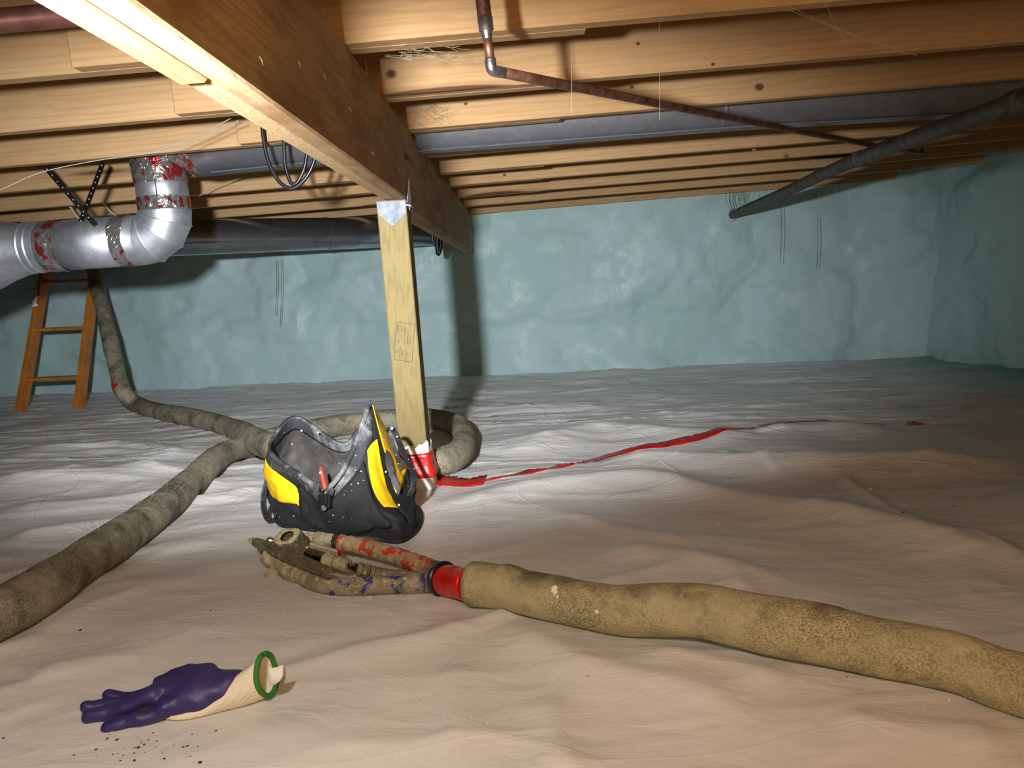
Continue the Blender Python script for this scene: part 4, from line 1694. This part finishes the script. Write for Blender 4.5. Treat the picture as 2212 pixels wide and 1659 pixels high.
COLS = [
    # front centre (V of the zip)
    colm((-0.505, 1.825), [PY(705, 1150, 1.812), PY(700, 1110, 1.81)], PY(697, 1066, 1.80)),
    # front, right of V
    colm((-0.415, 1.775), [PY(790, 1140, 1.755), PY(770, 1080, 1.775)], PY(748, 1004, 1.83)),
    # front right corner (yellow panel, peak)
    colm((-0.335, 1.735), [PY(868, 1130, 1.735), PY(818, 1060, 1.80)], PY(797, 876, 1.93)),
    # right side
    colm((-0.305, 1.86), [PY(890, 1120, 1.86), PY(862, 1040, 1.93)], PY(803, 876, 1.965)),
    # right back
    colm((-0.335, 2.03), [PY(888, 1060, 2.02), PY(868, 1000, 2.06)], PY(826, 925, 2.09)),
    # back, right of centre
    colm((-0.45, 2.10), [PY(800, 1040, 2.13), PY(790, 990, 2.14)], PY(775, 925, 2.12)),
    # back centre (valley)
    colm((-0.55, 2.14), [PY(740, 1060, 2.15), PY(740, 1000, 2.15)], PY(738, 956, 2.12)),
    # back left (peak)
    colm((-0.66, 2.16), [PY(650, 1050, 2.19), PY(642, 970, 2.20)], PY(641, 899, 2.16)),
    # left
    colm((-0.715, 2.04), [PY(583, 1070, 2.07), PY(584, 1000, 2.09)], PY(592, 938, 2.07)),
    # front left corner
    colm((-0.695, 1.925), [PY(598, 1105, 1.93), PY(581, 1040, 1.95)], PY(584, 978, 1.965)),
    # front, left of V
    colm((-0.60, 1.87), [PY(650, 1115, 1.86), PY(645, 1060, 1.87)], PY(640, 1020, 1.88)),
]
NC = len(COLS)
SUB, ROWS = 14, 42
lev = []
for c in COLS:
    lev.append(catmull(c, ROWS // 3 + 1)[:])
nr = len(lev[0])
ringsB = []
for r in range(nr):
    ringsB.append(catmull([lev[k][r] for k in range(NC)], SUB, closed=True))
NP_ = len(ringsB[0])
cenB = np.mean(np.array(ringsB[0]), axis=0)
for r in range(nr):
    for k in range(NP_):
        p = ringsB[r][k]
        out = p - np.array([cenB[0], cenB[1], p[2]])
        out /= np.linalg.norm(out) + 1e-6
        t = r / (nr - 1)
        amp = 0.022 * math.sin(math.pi * min(t * 1.1, 1)) if r else 0.0
        ringsB[r][k] = p + out * amp * float(fbm(k * 0.15 + t * 2.0, t * 4.0 + k * 0.03, 55, 4))


def bag_part(name, sel, mat, off=0.0, thick=0.004, parent=bag):
    vid, V, F = {}, [], []

    def gv(r, k):
        k %= NP_
        if (r, k) not in vid:
            p = ringsB[r][k].copy()
            if off:
                a = ringsB[r][(k + 1) % NP_] - ringsB[r][(k - 1) % NP_]
                b = ringsB[min(r + 1, nr - 1)][k] - ringsB[max(r - 1, 0)][k]
                nrm = np.cross(a, b)
                nrm /= np.linalg.norm(nrm) + 1e-9
                p = p + nrm * off
            vid[(r, k)] = len(V)
            V.append(p)
        return vid[(r, k)]
    for r in range(nr - 1):
        for k in range(NP_):
            if sel((r + 0.5) / (nr - 1), (k + 0.5) / SUB):
                F.append((gv(r, k), gv(r, k + 1), gv(r + 1, k + 1), gv(r + 1, k)))
    me = bpy.data.meshes.new(name)
    me.from_pydata([tuple(v) for v in V], [], F)
    o = finish(name, me, mat, parent, True, recalc=False)
    m = o.modifiers.new('solid', 'SOLIDIFY')
    m.thickness = thick
    m.offset = -1.0
    return o


def bag_at(t, c, off=0.0):
    def g(r, k):
        return ringsB[min(max(r, 0), nr - 1)][k % NP_]

    def raw(t_, c_):
        r = min(max(t_, 0), 1) * (nr - 1)
        k = c_ * SUB
        r0, k0 = int(math.floor(r)), int(math.floor(k))
        fr0, fk = r - r0, k - k0
        return (g(r0, k0) * (1 - fk) + g(r0, k0 + 1) * fk) * (1 - fr0) + (g(r0 + 1, k0) * (1 - fk) + g(r0 + 1, k0 + 1) * fk) * fr0
    p = raw(t, c)
    a = raw(t, c + 0.06) - raw(t, c - 0.06)
    b = raw(min(t + 0.03, 1), c) - raw(max(t - 0.03, 0), c)
    nrm = np.cross(a, b)
    nrm /= np.linalg.norm(nrm) + 1e-9
    return p + nrm * off


def bag_patch(name, t0, t1, c0, c1, mat, off, thick, nt=14, nc=16):
    """c0(t01), c1(t01): left and right edges of the patch; t0(c01), t1(c01): lower and upper edges"""
    rows = []
    for i in range(nt + 1):
        row = []
        for k in range(nc + 1):
            u, v = i / nt, k / nc
            t = t0(v) + (t1(v) - t0(v)) * u
            c = c0(u) + (c1(u) - c0(u)) * v
            row.append(bag_at(t, c, off))
        rows.append(row)
    o = sheet(name, rows, mat, bag, 0.0)
    m = o.modifiers.new('solid', 'SOLIDIFY')
    m.thickness = thick
    m.offset = -1.0
    return o


body = bag_part('canvas_body', lambda t, c: True, 'bag_black', 0.0, 0.004)
body.data.materials.append(M['bag_lining'])
body.modifiers['solid'].material_offset = 1
rim = bag_patch('rim_band', lambda v: 0.85 + 0.02 * math.sin(v * 40), lambda v: 1.0, lambda u: 3.7, lambda u: 13.05, 'bag_dusty', 0.0025, 0.008, 5, 130)
rim['label'] = 'dust-whitened zip band round the mouth'
yl = bag_patch('yellow_panel', lambda v: 0.50 - 0.02 * v, lambda v: 0.87 - 0.03 * v * v, lambda u: 8.72, lambda u: 10.02 - 0.10 * u - 0.55 * u ** 3, 'yellow_cloth', 0.003, 0.002)
yr = bag_patch('yellow_panel', lambda v: 0.55 - 0.05 * v, lambda v: 0.86, lambda u: 1.72 + 0.12 * (1 - u) ** 2, lambda u: 2.42 - 0.15 * u, 'yellow_cloth', 0.003, 0.002)
yr2 = bag_patch('yellow_panel', lambda v: 0.62 + 0.05 * v, lambda v: 0.985, lambda u: 2.62, lambda u: 3.65, 'yellow_cloth', 0.003, 0.002)
for y_ in (yl, yr, yr2):
    y_['label'] = 'yellow canvas panel'
ff = bag_patch('front_flap', lambda v: 0.40 - 0.10 * v + 0.02 * math.sin(v * 9), lambda v: 0.84, lambda u: 10.15, lambda u: 12.65 - 0.1 * u, 'bag_black', 0.007, 0.004, 14, 24)
ff2 = bag_patch('side_flap', lambda v: 0.30 + 0.10 * v, lambda v: 0.60, lambda u: 13.3, lambda u: 15.0, 'bag_black', 0.007, 0.004, 10, 18)
# base panel
mesh_obj('base_panel', [p for p in ringsB[0]], [tuple(range(NP_))], 'bag_black', bag)
# piping round the base at right
tube('base_piping', [ringsB[1][k % NP_] + np.array([0, 0, 0.0]) for k in range(NP_ + 1)], 0.005, 'bag_strap', bag, 8)
# zip tube along the front V
tube('zip_tape', catmull([PY(795, 878, 1.922), PY(772, 950, 1.87), PY(745, 1010, 1.815), PY(715, 1050, 1.788), PY(697, 1068, 1.782), PY(675, 1048, 1.80), PY(640, 1022, 1.865), PY(605, 1000, 1.925), PY(585, 980, 1.95)], 6),
     0.0075, 'bag_dusty', bag, 10, noise=0.3, nscale=40)


def ribbon(name, pts, width, thick, mat, side, parent=bag, sub=7):
    C = catmull(pts, sub)
    fr_ = frames(C)
    V, F = [], []
    for (p, t, u, w) in fr_:
        s = np.array(side, float)
        s = _n(s - t * (s @ t))
        nn_ = np.cross(t, s)
        V += [p + s * width / 2 + nn_ * thick / 2, p - s * width / 2 + nn_ * thick / 2, p - s * width / 2 - nn_ * thick / 2, p + s * width / 2 - nn_ * thick / 2]
    for i in range(len(fr_) - 1):
        for k in range(4):
            F.append((i * 4 + k, i * 4 + (k + 1) % 4, i * 4 + 4 + (k + 1) % 4, i * 4 + 4 + k))
    m_ = len(V)
    F += [(3, 2, 1, 0), (m_ - 4, m_ - 3, m_ - 2, m_ - 1)]
    o = mesh_obj(name, V, F, mat, parent, False, 0)
    for p_ in o.data.polygons:
        p_.use_smooth = len(p_.vertices) == 4
    es_ = o.modifiers.new('edge', 'EDGE_SPLIT')
    es_.split_angle = math.radians(50)
    return o


# handles and straps
ribbon('strap_handle', [PY(832, 940, 2.03), PY(838, 926, 2.02), PY(852, 932, 2.01), PY(866, 965, 1.99), PY(882, 1000, 1.96), PY(892, 1018, 1.93), PY(894, 1045, 1.92), PY(884, 1072, 1.91)], 0.018, 0.005, 'bag_strap', (0.5, 0.8, 0))
ribbon('strap_handle', [PY(818, 980, 1.93), PY(830, 978, 1.91), PY(838, 1000, 1.89), PY(846, 1030, 1.885), PY(856, 1055, 1.875), PY(852, 1072, 1.87)], 0.020, 0.005, 'bag_strap', (1, 0.1, 0.1))
ribbon('strap_handle', [PY(843, 945, 1.99), PY(856, 985, 1.97), PY(864, 1002, 1.955), PY(858, 1018, 1.95), PY(862, 1050, 1.93), PY(874, 1075, 1.91)], 0.014, 0.004, 'bag_strap', (1, 0.2, 0))
ribbon('side_loop', [PY(584, 1012, 1.99), PY(576, 1042, 1.97), PY(570, 1068, 1.96), PY(570, 1095, 1.95), PY(576, 1117, 1.945), PY(586, 1124, 1.94), PY(596, 1118, 1.935), PY(600, 1108, 1.93)], 0.020, 0.005, 'bag_strap', (0.25, 1, 0))
# front buckle
bk_ = PY(699, 1082, 1.776)


def placed_box(name, c, h, mat, parent, rot_, bev=0.003):
    o = box(name, (-h[0], -h[1], -h[2]), h, mat, parent, bev)
    o.matrix_parent_inverse = Matrix.Translation(-parent_loc(parent))
    o.location = c
    o.rotation_euler = rot_
    return o


bu = placed_box('buckle', bk_, (0.021, 0.007, 0.017), 'black_rubber', bag, (-0.1, 0.05, -0.35))
placed_box('buckle_prong', bk_ + Vector((0.0, -0.008, 0.006)), (0.012, 0.003, 0.012), 'black_rubber', bag, (-0.1, 0.05, -0.35))
ribbon('buckle_strap', [PY(685, 1040, 1.79), PY(683, 1060, 1.78), PY(690, 1078, 1.775)], 0.016, 0.004, 'bag_strap', (1, 0, 0.2))
ribbon('buckle_strap', [PY(716, 1055, 1.785), PY(712, 1068, 1.778), PY(707, 1082, 1.774)], 0.016, 0.004, 'bag_strap', (1, 0, -0.2))
lathe('zip_pull', PY(696, 1060, 1.772), (0.1, -1, 0.1), [(0, 0.006), (0.004, 0.006), (0.006, 0.003)], 'chrome', bag, 10)
lathe('d_ring', PY(700, 1097, 1.768), (0, -1, 0.3), [(0, 0.007), (0.003, 0.007)], 'steel_dark', bag, 12)
# foam blobs stuck on the bag
for px, py, Y_, r in ((651, 931, 2.08, 0.0045), (686, 935, 2.10, 0.004), (692, 1022, 1.83, 0.0055), (846, 926, 1.99, 0.006), (858, 944, 1.985, 0.004), (833, 1020, 1.86, 0.004), (815, 1128, 1.735, 0.004), (861, 1092, 1.80, 0.005), (768, 985, 1.84, 0.003)):
    c = np.array(PY(px, py, Y_))
    lathe('foam_blob', c + np.array([0, 0.004, 0]), (0.1, -1, 0.2), [(0, r * 0.6), (0.002, r * 0.75), (0.0045, r * 0.6), (0.0055, r * 0.2)], 'fleck_light', bag, 7)

# tools inside
tl = PY(694, 1035, 1.98)
tool = empty('red_handled_tool', tl, 'red tool handle poking up inside the black tool bag', 'tool')
ta_, tb2 = np.array(PY(704, 1062, 1.99)), np.array(PY(692, 1008, 2.02))
tube('handle', catmull([ta_, ta_ * 0.5 + tb2 * 0.5, tb2], 5), [0.006, 0.0068, 0.0072, 0.0072, 0.0068, 0.0064, 0.0066, 0.0064, 0.006, 0.005, 0.003], 'red_handle', tool, 10)
tube('shank', [ta_, ta_ + (ta_ - tb2) * 1.2], 0.003, 'chrome', tool, 8)

# ------------------------------------------------------------------ GLOVE
gl = empty('work_glove', PF(400, 1535), 'purple rubber-dipped work glove with a cream knit cuff lying on the plastic', 'glove')


def gp(px, py, y):
    return np.array(PY(px, py, y))


zf = FZ(-0.58, 1.0)
fingers = [
    # little finger nearest the viewer
    [(gp(234, 1573, 0.975), 0.0095), (gp(262, 1565, 0.98), 0.0097), (gp(300, 1553, 0.985), 0.0096), (gp(345, 1541, 0.995), 0.011)],
    # ring
    [(gp(192, 1548, 0.995), 0.0094), (gp(225, 1542, 1.0), 0.0096), (gp(268, 1528, 1.005), 0.0098), (gp(332, 1502, 1.015), 0.0125)],
    # middle
    [(gp(188, 1527, 1.02), 0.0092), (gp(215, 1525, 1.025), 0.0085), (gp(265, 1520, 1.03), 0.0095), (gp(335, 1497, 1.035), 0.0125)],
    # index
    [(gp(235, 1502, 1.055), 0.0092), (gp(262, 1508, 1.055), 0.0080), (gp(300, 1506, 1.05), 0.0090), (gp(350, 1488, 1.05), 0.013)],
    # thumb, folded over at the far side
    [(gp(342, 1474, 1.095), 0.0085), (gp(372, 1463, 1.09), 0.0100), (gp(410, 1452, 1.085), 0.012), (gp(450, 1456, 1.07), 0.015)],
]
palm = [
    (gp(358, 1527, 1.0), gp(420, 1512, 1.02), 0.013, 0.018),
    (gp(335, 1503, 1.02), gp(440, 1480, 1.045), 0.015, 0.020),
    (gp(345, 1490, 1.045), gp(440, 1465, 1.065), 0.014, 0.017),
    (gp(420, 1505, 1.025), gp(505, 1478, 1.045), 0.019, 0.016),
    (gp(440, 1470, 1.055), gp(525, 1468, 1.06), 0.018, 0.013),
    (gp(430, 1505, 1.022), gp(490, 1490, 1.036), 0.020, 0.022),
    (gp(400, 1520, 1.015), gp(470, 1500, 1.03), 0.015, 0.016),
]


def glove_sdf(X, Y, Z):
    d = None
    for a, b, ra, rb in palm:
        q = capsule(X, Y, Z, a, b, ra, rb)
        d = q if d is None else smin(d, q, 0.014)
    for f_ in fingers:
        fd = None
        for i in range(len(f_) - 1):
            q = capsule(X, Y, Z, f_[i][0], f_[i + 1][0], f_[i][1], f_[i + 1][1])
            fd = q if fd is None else smin(fd, q, 0.004)
        d = smin(d, fd - 0.0008, 0.005)
    d = d + 0.0012 * np.sin(X * 120 + Y * 60) * np.sin(Z * 150 + Y * 80)
    return np.maximum(d, (zf + 0.001) - Z + (X + 0.58) * -0.034)


allp = np.array([p for f_ in fingers for p, r in f_] + [q for s in palm for q in s[:2]])
V, F = surface_nets(glove_sdf, allp.min(0) - 0.03, allp.max(0) + 0.03, 0.0026)
V = np.array(V)
gr = mesh_obj('rubber_hand', V, F, 'glove_rubber', gl, True)
sm = gr.modifiers.new('smooth', 'SMOOTH')
sm.factor = 0.5
sm.iterations = 2
# knit cuff: flattened sleeve that rises to the open end
cuff_rings = []
cs = [  # top px, bottom px, depth centre, half depth
    ((395, 1530), (368, 1543), 1.012, 0.016),
    ((432, 1512), (410, 1546), 1.020, 0.024),
    ((474, 1494), (455, 1541), 1.032, 0.028),
    ((514, 1458), (500, 1530), 1.043, 0.029),
    ((543, 1437), (544, 1517), 1.050, 0.027),
    ((566, 1415), (586, 1500), 1.056, 0.022),
]
for (tx, ty), (bx_, by_), yc, hd in cs:
    T_, B_ = gp(tx, ty, yc), gp(bx_, by_, yc - 0.004)
    c = (T_ + B_) / 2
    h = (T_ - B_) / 2
    row = []
    for k in range(36):
        a = 2 * math.pi * k / 36
        row.append(c + h * math.cos(a) + np.array([0.30, 1.0, 0]) * (math.sin(a) * hd * (1 + 0.06 * math.sin(3 * a))))
    cuff_rings.append(row)
rc = []
for k in range(36):
    rc.append(catmull([r[k] for r in cuff_rings], 5))
rowsC = [[rc[k % 36][i] for k in range(37)] for i in range(len(rc[0]))]
for i, row in enumerate(rowsC):
    for k, p in enumerate(row):
        q = p.copy()
        q[2] = max(q[2], FZ(q[0], q[1]) + 0.002) if i < 24 else q[2]
        row[k] = q
sheet('knit_cuff', rowsC, 'glove_knit', gl, 0.0016)
endring = [rowsC[-1][k] for k in range(37)]
tube('cuff_binding', endring, 0.0042, 'glove_band', gl, 10)
# care tag
rows = []
for i in range(6):
    t = i / 5
    rows.append([gp(579 + 33 * t, 1441 + 2 * math.sin(t * 4) - 4 * t * t, 1.035 + 0.006 * t), gp(582 + 34 * t - 4 * t, 1462 - 2 * t + 2 * math.sin(t * 4), 1.033 + 0.004 * t), gp(584 + 22 * t, 1481 - 12 * t * t, 1.03 + 0.002 * t)])
tg = sheet('care_tag', rows, 'paper_white', gl, 0.0006)
tp_ = []
for k in range(5):
    a, b = gp(588 + 4.5 * k, 1474 - 1.2 * k, 1.0255), gp(591 + 4.2 * k, 1452 - 2.2 * k, 1.028)
    for j in range(7):
        if (j * 3 + k) % 5 == 0:
            continue
        p0_, p1_ = a + (b - a) * (j / 7), a + (b - a) * ((j + 0.7) / 7)
        d_ = np.array([0.0005, 0, 0])
        tp_.append(([p0_ - d_, p0_ + d_, p1_ + d_, p1_ - d_], [(0, 1, 2, 3)]))
V, F = merge(tp_)
mesh_obj('tag_print', V, F, 'ink', tg)

# ------------------------------------------------------------------ RED SEAM TAPE ON THE FLOOR


def floor_tape(name, px, widths, label, cat='tape', group='red tape on the plastic seam', rough=0.0):
    C = catmull([PF(*p) for p in px], 10)
    Wd = np.interp(np.linspace(0, 1, len(C)), np.linspace(0, 1, len(widths)), widths)
    rows = []
    for i, p in enumerate(C):
        a, b = C[max(i - 1, 0)], C[min(i + 1, len(C) - 1)]
        d = _n(np.array([b[0] - a[0], b[1] - a[1], 0]))
        nrm = np.array([-d[1], d[0], 0])
        row = []
        for s in (-1, -0.33, 0.33, 1):
            q = p + nrm * (s * Wd[i] / 2 * (1 + rough * float(fbm(i * 0.7, s * 3, 71, 2))))
            zq = FZ(q[0], q[1]) + 0.003 + rough * 0.006 * max(0.0, float(fbm(i * 0.5 + s * 2, 3.0, 81, 2)))
            row.append((q[0], q[1], zq))
        rows.append(row)
    o = sheet(name, rows, 'red_tape', None, 0.001)
    tag(o, label, cat, group)
    return o


floor_tape('seam_tape', [(936, 1040), (965, 1043), (1000, 1045), (1048, 1044)], [0.13, 0.11, 0.09, 0.12], 'crumpled short red tape piece at the foot of the post', rough=0.5)
floor_tape('seam_tape', [(1046, 1045), (1100, 1040), (1180, 1027), (1245, 1010), (1300, 985), (1370, 970), (1450, 962), (1540, 950), (1632, 931)], [0.02, 0.035, 0.03, 0.05, 0.04, 0.03, 0.06, 0.05, 0.02], 'long red tape strip curving across the plastic right of the post', rough=0.3)
floor_tape('seam_tape', [(1640, 927), (1690, 922), (1740, 918), (1788, 913)], [0.03, 0.05, 0.07, 0.04], 'far red tape piece beyond the end of the long strip', rough=0.5)
floor_tape('seam_tape', [(1800, 919), (1860, 919), (1915, 920)], [0.03, 0.02, 0.012], 'narrow red tape sliver between the far piece and the last scrap', rough=0.4)
floor_tape('seam_tape', [(1960, 921), (1972, 919), (1980, 915)], [0.02, 0.05, 0.06], 'last tiny red tape scrap far right on the plastic', rough=0.4)

# ------------------------------------------------------------------ CRUMBS ON THE PLASTIC
oct_v = [(1, 0, 0), (-1, 0, 0), (0, 1, 0), (0, -1, 0), (0, 0, 1), (0, 0, -1)]
oct_f = [(0, 2, 4), (2, 1, 4), (1, 3, 4), (3, 0, 4), (2, 0, 5), (1, 2, 5), (3, 1, 5), (0, 3, 5)]


def crumbs(name, spots, mat, label):
    parts = []
    for px, py, s in spots:
        p = PF(px, py)
        z = FZ(p.x, p.y)
        a = random.uniform(0, 6.28)
        e = random.uniform(0.4, 1.0)
        v = []
        for x, y, zz in oct_v:
            X_, Y_ = x * s * random.uniform(0.7, 1.2), y * s * e
            v.append((p.x + X_ * math.cos(a) - Y_ * math.sin(a), p.y + X_ * math.sin(a) + Y_ * math.cos(a), z + zz * s * 0.4 + s * 0.25))
        parts.append((v, oct_f))
    V, F = merge(parts)
    o = mesh_obj(name, V, F, mat)
    tag(o, label, 'debris', kind='stuff')


dk = [(175, 1370 - 0, 0.004), (456, 1326, 0.003), (299, 1614, 0.004), (311, 1606, 0.003), (232, 1596, 0.003), (252, 1598, 0.003), (290, 1644, 0.004), (355, 1640, 0.003), (404, 1610, 0.003), (432, 1648, 0.004), (395, 1612, 0.003), (8, 1596, 0.003), (1158, 910, 0.006), (1490, 1005, 0.005), (2060, 1092, 0.005), (1950, 1134, 0.004), (1160, 880, 0.006), (207, 1620, 0.003), (330, 1580, 0.002), (1270, 1470, 0.002), (1830, 1468, 0.002)]
for k in range(40):
    dk.append((random.gauss(340, 70), random.gauss(1618, 22), random.uniform(0.0008, 0.0022)))
for k in range(26):
    dk.append((random.gauss(1030, 30), random.gauss(1005, 9), random.uniform(0.0015, 0.004)))
crumbs('dirt_crumbs', dk, 'fleck_dark', 'dark dirt crumbs scattered on the plastic near the glove and post')
lt_ = [(40, 1590, 0.003), (800, 1292, 0.006), (802, 1296, 0.005), (1552, 1136, 0.006), (1555, 1255, 0.003), (2050, 1525, 0.003), (1880, 1060, 0.008)]
for k in range(50):
    lt_.append((random.uniform(420, 2100), random.uniform(1080, 1600), random.uniform(0.0008, 0.002)))
crumbs('foam_crumbs', lt_, 'fleck_light', 'pale foam crumbs scattered over the plastic sheet')
